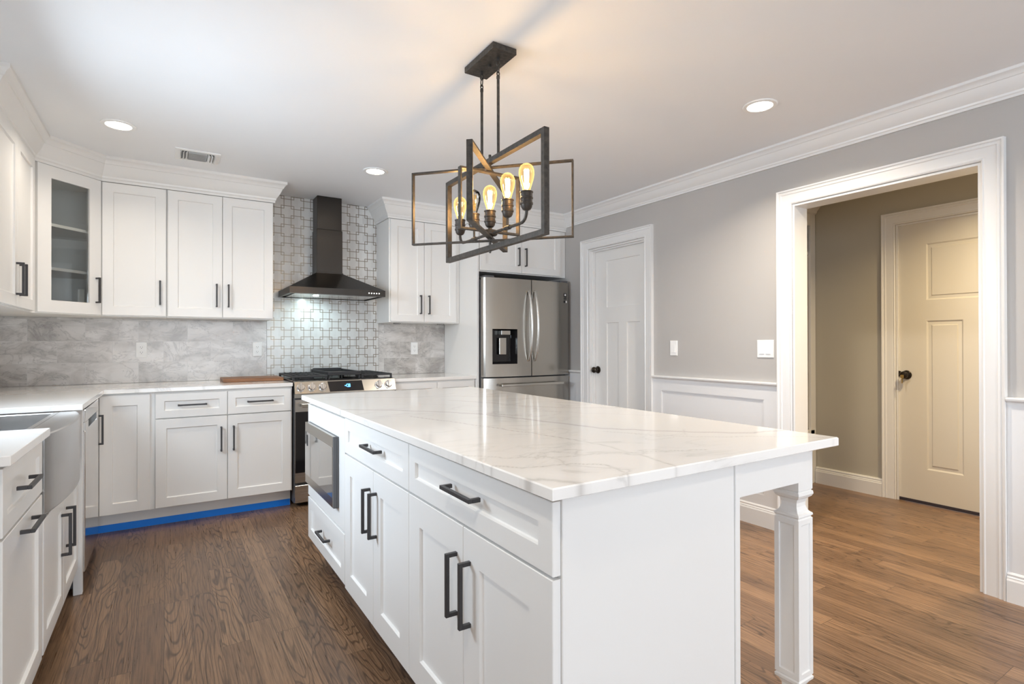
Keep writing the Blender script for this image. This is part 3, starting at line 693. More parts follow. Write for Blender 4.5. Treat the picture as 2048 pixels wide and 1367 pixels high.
def cplate(bm, xa, xb, xc, xd, s0, s1, w0, w1):
    return quadbox(bm, [cpt(xa, s0, w0), cpt(xb, s0, w0), cpt(xb, s0, w1), cpt(xa, s0, w1), cpt(xd, s1, w0), cpt(xc, s1, w0), cpt(xc, s1, w1), cpt(xd, s1, w1)], 0)
bm = B(); pts = [(4.240, 0.834), (4.163, 0.834), (4.163 + 0.032, 0.920), (4.215, 0.924), (4.240, 0.924)]
vs0 = [bm.verts.new((RX0 + 0.0, y, z)) for y, z in pts]; vs1 = [bm.verts.new((RX1 + 0.004, y, z)) for y, z in pts]
bm.faces.new(vs0); bm.faces.new(vs1)
for i in range(5): bm.faces.new((vs0[i], vs0[(i + 1) % 5], vs1[(i + 1) % 5], vs1[i]))
cp = obj('control_panel', bm, M['steelpan'], c)
dsp = obj('display', cplate(B(), 1.035, 1.292, 1.282, 1.022, 0.06, 0.94, 0.0005, 0.002), M['blackglass'], cp)
bm = B()
for (xa, xb, s0, s1) in ((1.148, 1.158, 0.50, 0.55), (1.160, 1.163, 0.42, 0.66), (1.167, 1.176, 0.62, 0.67), (1.173, 1.176, 0.40, 0.66), (1.167, 1.176, 0.40, 0.45), (1.180, 1.189, 0.62, 0.67), (1.180, 1.183, 0.40, 0.66), (1.186, 1.189, 0.40, 0.66), (1.180, 1.189, 0.40, 0.45)):
    cplate(bm, xa, xb, xb, xa, s0, s1, 0.002, 0.0026)
obj('display_digits', bm, M['bluedigits'], dsp, label='small glowing blue clock digits')
nrm = Vector((0, -0.93, 0.34)).normalized()
for x in (0.828, 0.907, 0.984, 1.412, 1.490):
    k = obj('burner_knob', tube_axis(B(), cpt(x, 0.5, 0.0), nrm, [(0, 0.030), (0.004, 0.030), (0.006, 0.025), (0.020, 0.024), (0.024, 0.021)], 24), M['chrome'], cp, smooth=True)
    bm = B(); quadbox(bm, [cpt(x - 0.007, 0.2, 0.024), cpt(x + 0.007, 0.2, 0.024), cpt(x + 0.007, 0.2, 0.036), cpt(x - 0.007, 0.2, 0.036), cpt(x - 0.007, 0.82, 0.024), cpt(x + 0.007, 0.82, 0.024), cpt(x + 0.007, 0.82, 0.036), cpt(x - 0.007, 0.82, 0.036)], 0.002)
    obj('knob_grip', bm, M['chrome'], k)
obj('cooktop', box(B(), RX0 - 0.004, RX1 + 0.004, 4.24, 4.845, 0.9185, 0.928, 0.002), M['blackglass'], c)
def grate(x0, x1):
    bm = B(); y0, y1, z0, z1 = 4.25, 4.82, 0.946, 0.960
    for a, b, e, f in ((x0, x1, y0, y0 + 0.014), (x0, x1, y1 - 0.014, y1), (x0, x0 + 0.014, y0 + 0.014, y1 - 0.014), (x1 - 0.014, x1, y0 + 0.014, y1 - 0.014), (x0 + 0.014, x1 - 0.014, 4.528, 4.542)):
        box(bm, a, b, e, f, z0, z1, 0.002)
    for k in range(1, 6):
        x = x0 + (x1 - x0) * k / 6; box(bm, x - 0.004, x + 0.004, y0 + 0.014, y1 - 0.014, z0 + 0.003, z1 + 0.003, 0.001)
    for x in (x0, x1 - 0.014):
        for y in (y0, y1 - 0.014): box(bm, x, x + 0.014, y, y + 0.014, 0.928, z0, 0.001)
    return obj('burner_grate', bm, M['iron'], c)
grate(RX0 - 0.002, 1.035); grate(1.300, RX1 + 0.002)
for x, y, r in ((0.91, 4.38, 0.045), (0.91, 4.69, 0.035), (1.42, 4.38, 0.045), (1.42, 4.69, 0.035)):
    obj('burner', tube_axis(B(), Vector((x, y, 0.928)), Vector((0, 0, 1)), [(0, r + 0.008), (0.006, r + 0.006), (0.007, r), (0.015, r - 0.003)], 20), M['iron'], c)
bm = B()   # griddle in the middle with raised lip
for x0, x1 in ((1.045, 1.057), (1.278, 1.290)):
    for y in (4.26, 4.80): box(bm, x0, x1, y, y + 0.02, 0.928, 0.955, 0.001)
box(bm, 1.040, 1.295, 4.25, 4.83, 0.955, 0.966, 0.003); box(bm, 1.040, 1.295, 4.25, 4.262, 0.966, 0.984, 0.002); box(bm, 1.040, 1.052, 4.262, 4.82, 0.966, 0.984, 0.002); box(bm, 1.283, 1.295, 4.262, 4.82, 0.966, 0.984, 0.002)
box(bm, 1.052, 1.283, 4.77, 4.82, 0.966, 0.992, 0.004)
obj('griddle', bm, M['iron'], c)

# ---------------------------------------------------------------- range hood
c = thing('range_hood', 'black stainless chimney hood above the range', 'range hood', (1.16, 4.6, 1.585))
HX0, HX1, HY0, HY1 = 0.785, 1.533, 4.362, 4.849
bm = B()
def hr(x0, x1, y0, y1, z): return [bm.verts.new(p) for p in ((x0, y0, z), (x1, y0, z), (x1, y1, z), (x0, y1, z))]
rs = [hr(HX0 + 0.02, HX1 - 0.02, HY0 + 0.02, HY1, 1.596), hr(HX0 + 0.02, HX1 - 0.02, HY0 + 0.02, HY1, 1.586), hr(HX0, HX1, HY0, HY1, 1.586), hr(HX0, HX1, HY0, HY1, 1.636),
      hr(1.052, 1.272, 4.680, HY1, 1.792), hr(1.052, 1.272, 4.680, HY1, 1.800)]
for A, Bb in zip(rs, rs[1:]):
    for i in range(4): bm.faces.new((A[i], A[(i + 1) % 4], Bb[(i + 1) % 4], Bb[i]))
bm.faces.new(rs[0]); bm.faces.new(rs[-1])
hc = obj('canopy', bm, M['hood'], c)
bm = B(); box(bm, 1.056, 1.268, 4.684, HY1, 1.800, 2.16, 0.002)
obj('lower_chimney', bm, M['hood'], c)
obj('upper_chimney', box(B(), 1.061, 1.263, 4.689, HY1, 2.16, ZC - 0.001, 0.002), M['hood'], c)
obj('filter', box(B(), HX0 + 0.05, HX1 - 0.05, HY0 + 0.06, HY1 - 0.05, 1.588, 1.595, 0.0), M['steelh'], hc)
for k in range(5):
    x = 1.395 + k * 0.021
    obj('button', tube_axis(B(), Vector((x, HY0, 1.611)), Vector((0, -1, 0)), [(0, 0.0045), (0.002, 0.0042)], 12), M['whitedot'], hc)
for x in (1.02, 1.30):
    o = obj('hood_lamp', tube_axis(B(), Vector((x, 4.56, 1.586)), Vector((0, 0, 1)), [(0, 0.022), (0.004, 0.022)], 20), M['hoodlamp'] if x < 1.2 else M['puck'], hc)
l = bpy.data.lights.new('hood_light', 'SPOT'); l.energy = 2.2; l.color = (0.72, 0.96, 1.0); l.spot_size = 2.4; l.spot_blend = 0.8; l.shadow_soft_size = 0.02
lo_ = bpy.data.objects.new('hood_light', l); COL.objects.link(lo_); lo_.location = (1.02, 4.60, 1.578); lo_.rotation_euler = (0.55, 0, 0)

# ---------------------------------------------------------------- refrigerator
c = thing('refrigerator', 'stainless french door refrigerator with water dispenser', 'refrigerator', (2.79, 4.5, 0))
XA, XM, XZ, YD = 2.330, 2.810, 3.268, 4.165
obj('body', box(B(), XA + 0.006, XZ - 0.006, YD + 0.004, 4.845, 0.02, 1.765, 0.003), M['darkside'], c)
def bowed(x0, x1, z0, z1, yb, bow, lo_c, hi_c):
    """Door whose front bows outwards across the whole fridge width."""
    bm = B(); n = 14; f0, f1, b0, b1 = [], [], [], []
    for i in range(n + 1):
        x = x0 + (x1 - x0) * i / n; s = (x - (XA + XZ) / 2) / ((XZ - XA) / 2)
        y = 4.078 + bow * abs(s) ** 2.5
        e = 0.0
        if lo_c and i == 0: e = 0.012
        if hi_c and i == n: e = 0.012
        f0.append(bm.verts.new((x, y + e, z0))); f1.append(bm.verts.new((x, y + e, z1))); b0.append(bm.verts.new((x, yb, z0))); b1.append(bm.verts.new((x, yb, z1)))
    for i in range(n):
        bm.faces.new((f0[i], f0[i + 1], f1[i + 1], f1[i])); bm.faces.new((b0[i], b0[i + 1], b1[i + 1], b1[i]))
        bm.faces.new((f1[i], f1[i + 1], b1[i + 1], b1[i])); bm.faces.new((f0[i], f0[i + 1], b0[i + 1], b0[i]))
    bm.faces.new((f0[0], f1[0], b1[0], b0[0])); bm.faces.new((f0[-1], f1[-1], b1[-1], b0[-1]))
    return bm
# left door with a recess cut for the dispenser
def left_door():
    bm = B(); xs = sorted({XA, XA + 0.012, 2.36, 2.38, 2.407, 2.47, 2.56, 2.655, 2.68, 2.71, 2.74, 2.78, XM - 0.004}); zs = [0.905, 1.017, 1.327, 1.778]
    def fy(x):
        s = (x - (XA + XZ) / 2) / ((XZ - XA) / 2); return 4.078 + 0.03 * abs(s) ** 2.5 + (0.012 if x == XA else 0)
    gv = {(i, j): bm.verts.new((x, fy(x), z)) for i, x in enumerate(xs) for j, z in enumerate(zs)}
    bvv = {(i, j): bm.verts.new((x, YD - 0.002, z)) for i, x in enumerate(xs) for j, z in enumerate(zs)}
    n, mz = len(xs), len(zs)
    for i in range(n - 1):
        for j in range(mz - 1):
            hole = j == 1 and 2.407 < (xs[i] + xs[i + 1]) / 2 < 2.655
            if not hole: bm.faces.new((gv[i, j], gv[i + 1, j], gv[i + 1, j + 1], gv[i, j + 1]))
            bm.faces.new((bvv[i, j], bvv[i + 1, j], bvv[i + 1, j + 1], bvv[i, j + 1]))
        for j in (0, mz - 1): bm.faces.new((gv[i, j], gv[i + 1, j], bvv[i + 1, j], bvv[i, j]))
    for j in range(mz - 1):
        for i in (0, n - 1): bm.faces.new((gv[i, j], gv[i, j + 1], bvv[i, j + 1], bvv[i, j]))
    return bm, fy
bm, fy = left_door()
ld = obj('left_door', bm, M['steel'], c, smooth=True)
bm = B(); a, b, z0, z1, yb = 2.407, 2.655, 1.017, 1.327, 4.150
P8 = [(a, fy(a) - 0.002, z0), (b, fy(b) - 0.002, z0), (b, fy(b) - 0.002, z1), (a, fy(a) - 0.002, z1)]
o4 = [bm.verts.new(p) for p in P8]; k4 = [bm.verts.new(p) for p in ((a + 0.012, yb, z0 + 0.02), (b - 0.028, yb, z0 + 0.02), (b - 0.028, yb, z1 - 0.012), (a + 0.012, yb, z1 - 0.012))]
for i in range(4): bm.faces.new((o4[i], o4[(i + 1) % 4], k4[(i + 1) % 4], k4[i]))
bm.faces.new(k4)
dp = obj('water_dispenser', bm, M['blackglass'], ld, label='black recessed water dispenser')
bm = B(); box(bm, 2.490, 2.565, 4.118, 4.130, 1.100, 1.250, 0.004); box(bm, 2.495, 2.590, 4.09, 4.148, 1.275, 1.315, 0.003)
obj('dispenser_paddle', bm, M['steelpan'], ld)
bm = bowed(XM + 0.004, XZ, 0.905, 1.778, YD - 0.002, 0.03, False, True)
rd = obj('right_door', bm, M['steel'], c, smooth=True)
bm = bowed(XA, XZ, 0.09, 0.893, YD - 0.002, 0.03, True, True)
fd = obj('freezer_drawer', bm, M['steel'], c, smooth=True)
obj('base_grille', box(B(), XA + 0.01, XZ - 0.01, 4.13, 4.16, 0.0, 0.085, 0), M['gasket'], c)
for x in (XA + 0.06, XZ - 0.06): obj('hinge_cover', box(B(), x - 0.045, x + 0.045, 4.11, 4.22, 1.779, 1.797, 0.003), M['darkside'], c)
def fhandle(x, parent):
    pts = []; n = 14
    for i in range(n + 1):
        s = i / n; z = 1.045 + 0.63 * s; pts.append((x, 4.078 - 0.012 - 0.05 * math.sin(PI * s) ** 0.7, z))
    obj('handle', tube(B(), [(x, 4.082, 1.045)] + pts + [(x, 4.082, 1.675)], 0.0095, 12), M['steelh'], parent, smooth=True)
fhandle(XM - 0.034, ld); fhandle(XM + 0.034, rd)
bm = B(); box(bm, 2.46, 3.14, 4.022, 4.038, 0.820, 0.842, 0.004)
for x in (2.47, 3.105): box(bm, x, x + 0.025, 4.037, 4.095, 0.822, 0.840, 0.001)
obj('handle', bm, M['steelpan'], fd)
def sticker(bm, x0, x1, z0, z1, mi):
    def yy(x):
        s = (x - (XA + XZ) / 2) / ((XZ - XA) / 2); return 4.078 + 0.03 * abs(s) ** 2.5
    e = 0.0012 if mi == 0 else 0.0018
    quadbox(bm, [(x0, yy(x0) + 0.004, z0), (x1, yy(x1) + 0.004, z0), (x1, yy(x1) - e, z0), (x0, yy(x0) - e, z0), (x0, yy(x0) + 0.004, z1), (x1, yy(x1) + 0.004, z1), (x1, yy(x1) - e, z1), (x0, yy(x0) - e, z1)], 0, mi)
bm = B(); sticker(bm, 3.196, 3.233, 1.640, 1.678, 0); sticker(bm, 3.207, 3.224, 1.652, 1.670, 1)
sticker(bm, 3.196, 3.233, 1.6245, 1.634, 0); sticker(bm, 3.196, 3.233, 1.613, 1.619, 0); sticker(bm, 3.194, 3.220, 1.586, 1.606, 0); sticker(bm, 3.222, 3.236, 1.586, 1.606, 1)
obj('energy_sticker', bm, [M['gasket'], M['plastic']], rd, label='small black and white stickers')

# ---------------------------------------------------------------- island
IG = 'island cabinets under the big quartz top'
IZ0, IZ1 = 0.130, 0.888
IY = [0.872, 1.645, 2.385, 3.108]
def icab(y0, y1): 
    bm = B(); box(bm, 0.675, 1.232, y0, y1, IZ0, IZ1, 0.0005); return bm
c = thing('base_cabinet', 'white island cabinet nearest the camera, one drawer over two doors', 'cabinet', (0.95, 1.26, 0), IG)
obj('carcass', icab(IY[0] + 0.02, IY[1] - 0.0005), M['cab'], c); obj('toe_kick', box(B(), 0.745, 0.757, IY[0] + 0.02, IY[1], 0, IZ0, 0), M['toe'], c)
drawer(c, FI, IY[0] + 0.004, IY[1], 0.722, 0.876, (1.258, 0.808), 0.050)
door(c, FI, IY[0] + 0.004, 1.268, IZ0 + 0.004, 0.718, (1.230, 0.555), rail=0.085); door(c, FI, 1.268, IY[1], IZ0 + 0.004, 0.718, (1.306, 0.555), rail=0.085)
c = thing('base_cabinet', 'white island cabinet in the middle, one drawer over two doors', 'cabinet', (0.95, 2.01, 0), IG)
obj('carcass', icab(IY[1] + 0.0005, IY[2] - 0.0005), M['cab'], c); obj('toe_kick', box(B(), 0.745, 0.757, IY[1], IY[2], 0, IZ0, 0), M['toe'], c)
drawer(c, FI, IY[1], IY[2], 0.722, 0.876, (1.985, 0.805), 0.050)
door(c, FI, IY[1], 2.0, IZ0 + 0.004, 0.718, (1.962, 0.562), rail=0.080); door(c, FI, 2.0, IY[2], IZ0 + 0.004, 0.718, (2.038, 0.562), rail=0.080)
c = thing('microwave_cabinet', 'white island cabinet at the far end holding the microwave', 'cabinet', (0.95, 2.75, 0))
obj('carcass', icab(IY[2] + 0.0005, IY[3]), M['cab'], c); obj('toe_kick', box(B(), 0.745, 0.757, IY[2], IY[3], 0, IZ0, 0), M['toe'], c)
obj('face_panel', fbox(B(), FI, IY[2] + 0.002, IY[3], 0.375, 0.868, 0.0005, 0.020, 0.0015), M['cab'], c)
drawer(c, FI, IY[2] + 0.004, IY[3], IZ0 + 0.014, 0.366, (2.72, 0.262), 0.055)
c = thing('microwave', 'stainless built-in microwave with a dark glass door in the island', 'microwave', (0.645, 2.77, 0.455))
FM = Fr(0.6545, 0, (0, 1), (-1, 0)); MY0, MY1, MZ0, MZ1 = 2.480, 3.060, 0.458, 0.778
obj('housing', fbox(B(), FM, MY0, MY1, MZ0, MZ1, 0, 0.010, 0.001), M['darkside'], c)
obj('near_edge', fbox(B(), FM, MY0, MY0 + 0.012, MZ0, MZ1, 0.010, 0.024, 0.0005), M['darkside'], c)
md = obj('door', fbox(B(), FM, MY0 + 0.012, MY1, MZ0, MZ1, 0.010, 0.025, 0.001), M['steelpan'], c)
mg = glass('microwave_mirror_glass', (0.10, 0.10, 0.10), 0.30, 0.03)
m = mat('microwave_smoked_glass', (0.10, 0.098, 0.095), 0.05); m.node_tree.nodes['Principled BSDF'].inputs['Coat Weight'].default_value = 1.0; m.node_tree.nodes['Principled BSDF'].inputs['Metallic'].default_value = 0.75
m.node_tree.nodes['Principled BSDF'].inputs['Base Color'].default_value = (0.45, 0.44, 0.42, 1)
obj('window', fbox(B(), FM, MY0 + 0.014, MY1 - 0.002, MZ0 + 0.045, MZ1 - 0.048, 0.025, 0.0262, 0.0), m, md)
obj('latch_button', fbox(B(), FM, 2.995, 3.012, MZ1 - 0.120, MZ1 - 0.062, 0.0262, 0.028, 0.0005), M['gasket'], md)
# end panel, rear panel and stile
tag(obj('island_end_panel', box(B(), 0.6757, 1.2325, IY[0], IY[0] + 0.0195, 0.0, IZ1, 0.0015), M['cab'], loc=(0.95, 0.88, 0)), 'plain white panel closing the near end of the island', 'panel')
tag(obj('island_back_panel', box(B(), 1.233, 1.252, IY[0] - 0.004, IY[3], 0.0, IZ1, 0.0015), M['cab'], loc=(1.242, 2.0, 0)), 'white back panel of the island, its edge seen beside the rail of the post', 'panel')
# turned square leg with rail
c = thing('support_post', 'white square post with a rail under the overhanging island corner', 'post', (1.57, 0.912, 0))
LX0, LX1, LY0, LY1 = 1.533, 1.607, 0.875, 0.949
bm = B(); lcx, lcy = (LX0 + LX1) / 2, (LY0 + LY1) / 2; hw = 0.037
def lring(h, z): return [bm.verts.new((lcx + sx_ * h, lcy + sy_ * h, z)) for sx_, sy_ in ((-1, -1), (1, -1), (1, 1), (-1, 1))]
prof = [(hw, 0.888), (hw, 0.766), (hw - 0.003, 0.763), (hw + 0.001, 0.760), (hw + 0.002, 0.752), (hw - 0.002, 0.744), (0.027, 0.738), (0.0235, 0.727), (0.0235, 0.716), (0.028, 0.703), (hw - 0.004, 0.698),
        (hw, 0.696), (hw + 0.001, 0.690), (hw - 0.003, 0.686), (hw - 0.003, 0.684), (hw, 0.681), (hw, 0.222), (hw - 0.003, 0.219), (hw + 0.001, 0.215), (hw, 0.207), (0.030, 0.200), (0.0235, 0.188), (0.0235, 0.176), (0.030, 0.165), (hw, 0.158), (hw, 0.148), (hw - 0.003, 0.145), (hw, 0.142), (hw - 0.004, 0.02), (hw - 0.010, 0.0)]
rg = [lring(h, z) for h, z in prof]
for k in range(len(rg) - 1):
    A, Bb = rg[k], rg[k + 1]; shaft = abs(prof[k][1] - 0.681) < 1e-6
    for i in range(4):
        if not shaft: bm.faces.new((A[i], A[(i + 1) % 4], Bb[(i + 1) % 4], Bb[i]))
bm.faces.new(rg[0]); bm.faces.new(rg[-1])
# sunk panels on the four sides of the shaft
for Fs, ua in ((Fr(LX0, LY0, (1, 0), (0, -1)), 0), (Fr(LX1, LY0, (0, 1), (1, 0)), 0), (Fr(LX1, LY1, (-1, 0), (0, 1)), 0), (Fr(LX0, LY1, (0, -1), (-1, 0)), 0)):
    loft(bm, Fs, 0, 0.074, 0.222, 0.681, [(0, 0), (0.014, 0), (0.0155, -0.003), (0.019, -0.0035)], cap0=False)
bmesh.ops.remove_doubles(bm, verts=bm.verts[:], dist=1e-5)
obj('post', bm, M['cab'], c)
obj('rail', box(B(), 1.2525, LX0 - 0.0002, LY0 - 0.001, LY0 + 0.022, 0.792, 0.888, 0.001), M['cab'], c)
# island top: grid on the upper face carrying the vein pattern as an attribute
TX0, TX1, TY0, TY1 = 0.628, 1.690, 0.842, 3.150
veins = [([(0.63, 2.36), (0.80, 2.22), (0.98, 2.02), (1.07, 1.86), (1.12, 1.70), (1.17, 1.52), (1.21, 1.36), (1.33, 1.22), (1.45, 1.10), (1.55, 1.03), (1.70, 1.00)], 0.0085, 0.55),
         ([(1.02, 1.97), (1.10, 1.88), (1.16, 1.78)], 0.006, 0.5),
         ([(1.19, 2.45), (1.28, 2.28), (1.38, 2.02), (1.47, 1.88), (1.60, 1.80), (1.70, 1.72)], 0.006, 0.50),
         ([(0.63, 2.95), (0.76, 2.92), (0.90, 2.80), (1.05, 2.72), (1.30, 2.64), (1.5, 2.5)], 0.006, 0.36),
         ([(0.80, 1.98), (0.86, 1.78), (0.92, 1.58), (0.98, 1.36), (1.02, 1.14), (1.00, 0.95), (0.98, 0.84)], 0.0045, 0.42),
         ([(0.63, 1.22), (0.70, 1.13), (0.80, 1.08), (0.90, 1.05), (1.05, 1.0), (1.2, 0.93)], 0.0045, 0.36),
         ([(0.63, 1.08), (0.68, 1.02), (0.80, 0.99), (0.86, 0.94), (0.84, 0.86), (0.83, 0.842)], 0.005, 0.40),
         ([(1.18, 1.30), (1.30, 1.12), (1.36, 1.06), (1.50, 0.98), (1.62, 0.90), (1.66, 0.842)], 0.004, 0.30),
         ([(1.22, 1.25), (1.25, 1.14), (1.35, 1.13), (1.42, 1.19)], 0.004, 0.28),
         ([(0.86, 2.45), (1.0, 2.38), (1.15, 2.2), (1.3, 1.95), (1.42, 1.7), (1.6, 1.5)], 0.0035, 0.22),
         ([(0.628, 0.93), (0.66, 0.90), (0.70, 0.842)], 0.016, 0.45)]
rnd = random.Random(3)
def fine(pl):
    out = []
    for (a, b), (e, f) in zip(pl, pl[1:]):
        for k in range(5):
            s = k / 5; out.append((a + (e - a) * s + rnd.uniform(-1, 1) * 0.006, b + (f - b) * s + rnd.uniform(-1, 1) * 0.006))
    out.append(pl[-1]); return out
veins = [(fine(p), wd, st) for p, wd, st in veins]
def veinval(x, y):
    v = 0.0
    for pl, wd, st in veins:
        for (a, b), (e, f) in zip(pl, pl[1:]):
            if x < min(a, e) - 0.03 or x > max(a, e) + 0.03 or y < min(b, f) - 0.03 or y > max(b, f) + 0.03: continue
            dx, dy = e - a, f - b; L2 = dx * dx + dy * dy or 1e-9
            s = max(0, min(1, ((x - a) * dx + (y - b) * dy) / L2)); d2 = math.hypot(x - a - dx * s, y - b - dy * s)
            v = max(v, 1.35 * st * max(0, 1 - d2 / wd), st * 0.28 * max(0, 1 - d2 / (wd * 3)))
    return v
bm = B(); lay = bm.verts.layers.float.new('vein'); nx, ny = 170, 370; e = 0.003
vals = {}
gv = [[None] * (ny + 1) for _ in range(nx + 1)]
for i in range(nx + 1):
    x = TX0 + e + (TX1 - TX0 - 2 * e) * i / nx
    for j in range(ny + 1):
        y = TY0 + e + (TY1 - TY0 - 2 * e) * j / ny
        v = bm.verts.new((x, y, CZ1)); v[lay] = veinval(x, y); gv[i][j] = v
for i in range(nx):
    for j in range(ny): bm.faces.new((gv[i][j], gv[i + 1][j], gv[i + 1][j + 1], gv[i][j + 1]))
loop = [gv[i][0] for i in range(nx)] + [gv[nx][j] for j in range(ny)] + [gv[i][ny] for i in range(nx, 0, -1)] + [gv[0][j] for j in range(ny, 0, -1)]
prev = loop
for (ins, z) in ((-e, CZ1 - e), (-e, CZ0 + 0.002), (0.0, CZ0)):
    cur = []
    for v in loop:
        cx_, cy_ = v.co.x, v.co.y
        if cx_ < TX0 + e + 1e-6: cx_ = TX0 + e + ins
        elif cx_ > TX1 - e - 1e-6: cx_ = TX1 - e - ins
        if cy_ < TY0 + e + 1e-6: cy_ = TY0 + e + ins
        elif cy_ > TY1 - e - 1e-6: cy_ = TY1 - e - ins
        nv = bm.verts.new((cx_, cy_, z)); nv[lay] = v[lay]; cur.append(nv)
    for k in range(len(loop)): bm.faces.new((prev[k], prev[(k + 1) % len(loop)], cur[(k + 1) % len(loop)], cur[k]))
    prev = cur
bm.faces.new(prev)
tag(obj('island_countertop', bm, M['quartzv'], loc=(1.16, 2.0, CZ0)), 'large white quartz island top with grey veins, overhanging on the right', 'countertop')

# ---------------------------------------------------------------- chandelier
CHX, CHY = 1.190, 2.045
c = thing('chandelier', 'dark iron chandelier of crossing rectangular frames over the island', 'chandelier', (CHX, CHY, 1.6))
obj('ceiling_plate', box(B(), CHX - 0.058, CHX + 0.058, CHY - 0.127, CHY + 0.127, ZC - 0.027, ZC - 0.0005, 0.002), M['lampiron'], c)
obj('plate_screw', tube_axis(B(), Vector((CHX, CHY, ZC - 0.027)), Vector((0, 0, -1)), [(0, 0.007), (0.012, 0.007), (0.014, 0.004)], 14), M['lampiron'], c)
def torus(bm, cen, a, b, R1, R2, r):
    pts = []
    for k in range(17):
        s = 2 * PI * k / 16; pts.append(Vector(cen) + Vector(a) * (R1 * math.cos(s)) + Vector(b) * (R2 * math.sin(s)))
    return tube(bm, pts, r, 8, cap=False)
for s in (-1, 1):
    y = CHY + s * 0.071
    bm = B(); tube(bm, [(CHX, y, ZC - 0.027), (CHX, y, ZC - 0.045)], 0.006, 10); torus(bm, (CHX, y, ZC - 0.053), (1, 0, 0), (0, 0, 1), 0.008, 0.012, 0.0025)
    torus(bm, (CHX, y, ZC - 0.075), (0, 1, 0), (0, 0, 1), 0.008, 0.018, 0.0025); torus(bm, (CHX, y, ZC - 0.097), (1, 0, 0), (0, 0, 1), 0.006, 0.010, 0.0025)
    obj('chain_link', bm, M['chrome'] if False else M['lampiron'], c)
    obj('down_rod', tube(B(), [(CHX, y, 2.338), (CHX, y, 2.333), (CHX, y, 2.322), (CHX, y, 2.321), (CHX, y, 2.000)], [0.004, 0.0075, 0.0075, 0.0062, 0.0062], 12), M['lampiron'], c, smooth=True)
def frame(half, z0, z1, ang, wd, th):
    ca, sa = math.cos(ang), math.sin(ang); Fx = Fr(CHX, CHY, (ca, sa), (-sa, ca)); bm = B(); h = wd / 2
    fbox(bm, Fx, -half, -half + th, z0, z1, -h, h, 0.001); fbox(bm, Fx, half - th, half, z0, z1, -h, h, 0.001)
    fbox(bm, Fx, -half + th, half - th, z0, z0 + th, -h, h, 0.0005); fbox(bm, Fx, -half + th, half - th, z1 - th, z1, -h, h, 0.0005)
    return obj('frame', bm, M['lampiron'], c)
frame(0.42, 1.600, 2.000, PI / 2, 0.024, 0.022)
frame(0.366, 1.640, 1.966, math.atan2(-0.268, 0.250), 0.022, 0.007)
frame(0.358, 1.652, 1.955, math.atan2(0.262, 0.240), 0.024, 0.009)
frame(0.150, 1.680, 1.944, 0.0, 0.024, 0.008)
obj('center_stem', tube(B(), [(CHX, CHY, 1.590), (CHX, CHY, 1.598), (CHX, CHY, 1.668)], [0.004, 0.006, 0.006], 12), M['lampiron'], c)
obj('top_stem', tube(B(), [(CHX, CHY, 1.935), (CHX, CHY, 2.018)], [0.006, 0.006], 12), M['lampiron'], c)
obj('hub', tube_axis(B(), Vector((CHX, CHY, 1.662)), Vector((0, 0, 1)), [(0, 0.012), (0.004, 0.028), (0.008, 0.032), (0.024, 0.032), (0.027, 0.028), (0.030, 0.010), (0.040, 0.008)], 24), M['lampiron'], c, smooth=True)
for s in (-1, 1):
    y = CHY + s * 0.285; pts = [(CHX, CHY + s * 0.03, 1.674), (CHX, CHY + s * 0.23, 1.674)]
    for k in range(1, 7):
        a = PI / 2 * k / 6; pts.append((CHX, CHY + s * (0.245 + 0.04 * math.sin(a)), 1.674 + 0.04 * (1 - math.cos(a))))
    pts.append((CHX, y, 1.724))
    obj('arm', tube(B(), pts, 0.0062, 12), M['lampiron'], c, smooth=True)
    bm = B(); tube(bm, [(CHX, CHY + s * 0.128, 1.674), (CHX, CHY + s * 0.162, 1.674)], 0.0095, 12); tube(bm, [(CHX, CHY + s * 0.145, 1.674), (CHX, CHY + s * 0.145, 1.722)], 0.005, 10)
    obj('arm_joint', bm, M['lampiron'], c, smooth=True)
bulb_prof = [(0.0, 0.012), (0.010, 0.0135), (0.030, 0.020), (0.055, 0.0275), (0.075, 0.031), (0.092, 0.030), (0.106, 0.024), (0.114, 0.014), (0.118, 0.004), (0.1185, 0.0)]
for k, dy in enumerate((-0.285, -0.145, 0.0, 0.145, 0.285)):
    y = CHY + dy; zb = 1.716 if dy else 1.700
    sk = obj('lamp_socket', tube_axis(B(), Vector((CHX, y, zb)), Vector((0, 0, 1)), [(0, 0.008), (0.004, 0.016), (0.012, 0.021), (0.022, 0.023), (0.024, 0.0255), (0.030, 0.0255), (0.032, 0.023), (0.044, 0.023), (0.046, 0.0255), (0.051, 0.0255), (0.053, 0.0235), (0.068, 0.0235), (0.070, 0.026), (0.074, 0.026)], 28), M['socket'], c, smooth=True)
    bz = zb + 0.068
    bl = obj('bulb', tube_axis(B(), Vector((CHX, y, bz)), Vector((0, 0, 1)), bulb_prof, 24), M['bulbglass'] if k != 3 else M['bulbclear'], c, smooth=True, label='glowing amber glass filament bulb' if k != 3 else 'unlit clear glass bulb')
    bm = B()
    for q in range(6):
        a = q * PI / 3; r0, r1 = 0.006, 0.0085
        tube(bm, [(CHX + r0 * math.cos(a), y + r0 * math.sin(a), bz + 0.018), (CHX + r1 * math.cos(a + 0.5), y + r1 * math.sin(a + 0.5), bz + 0.092)], 0.0021, 6)
    obj('filament', bm, M['filament'] if k != 3 else M['brass'], bl)
    if k == 3: continue
    l = bpy.data.lights.new('bulb_light', 'POINT'); l.energy = 1.25; l.color = (1.0, 0.74, 0.48); l.shadow_soft_size = 0.02
    lo_ = bpy.data.objects.new('bulb_light', l); COL.objects.link(lo_); lo_.location = (CHX, y, bz + 0.055)

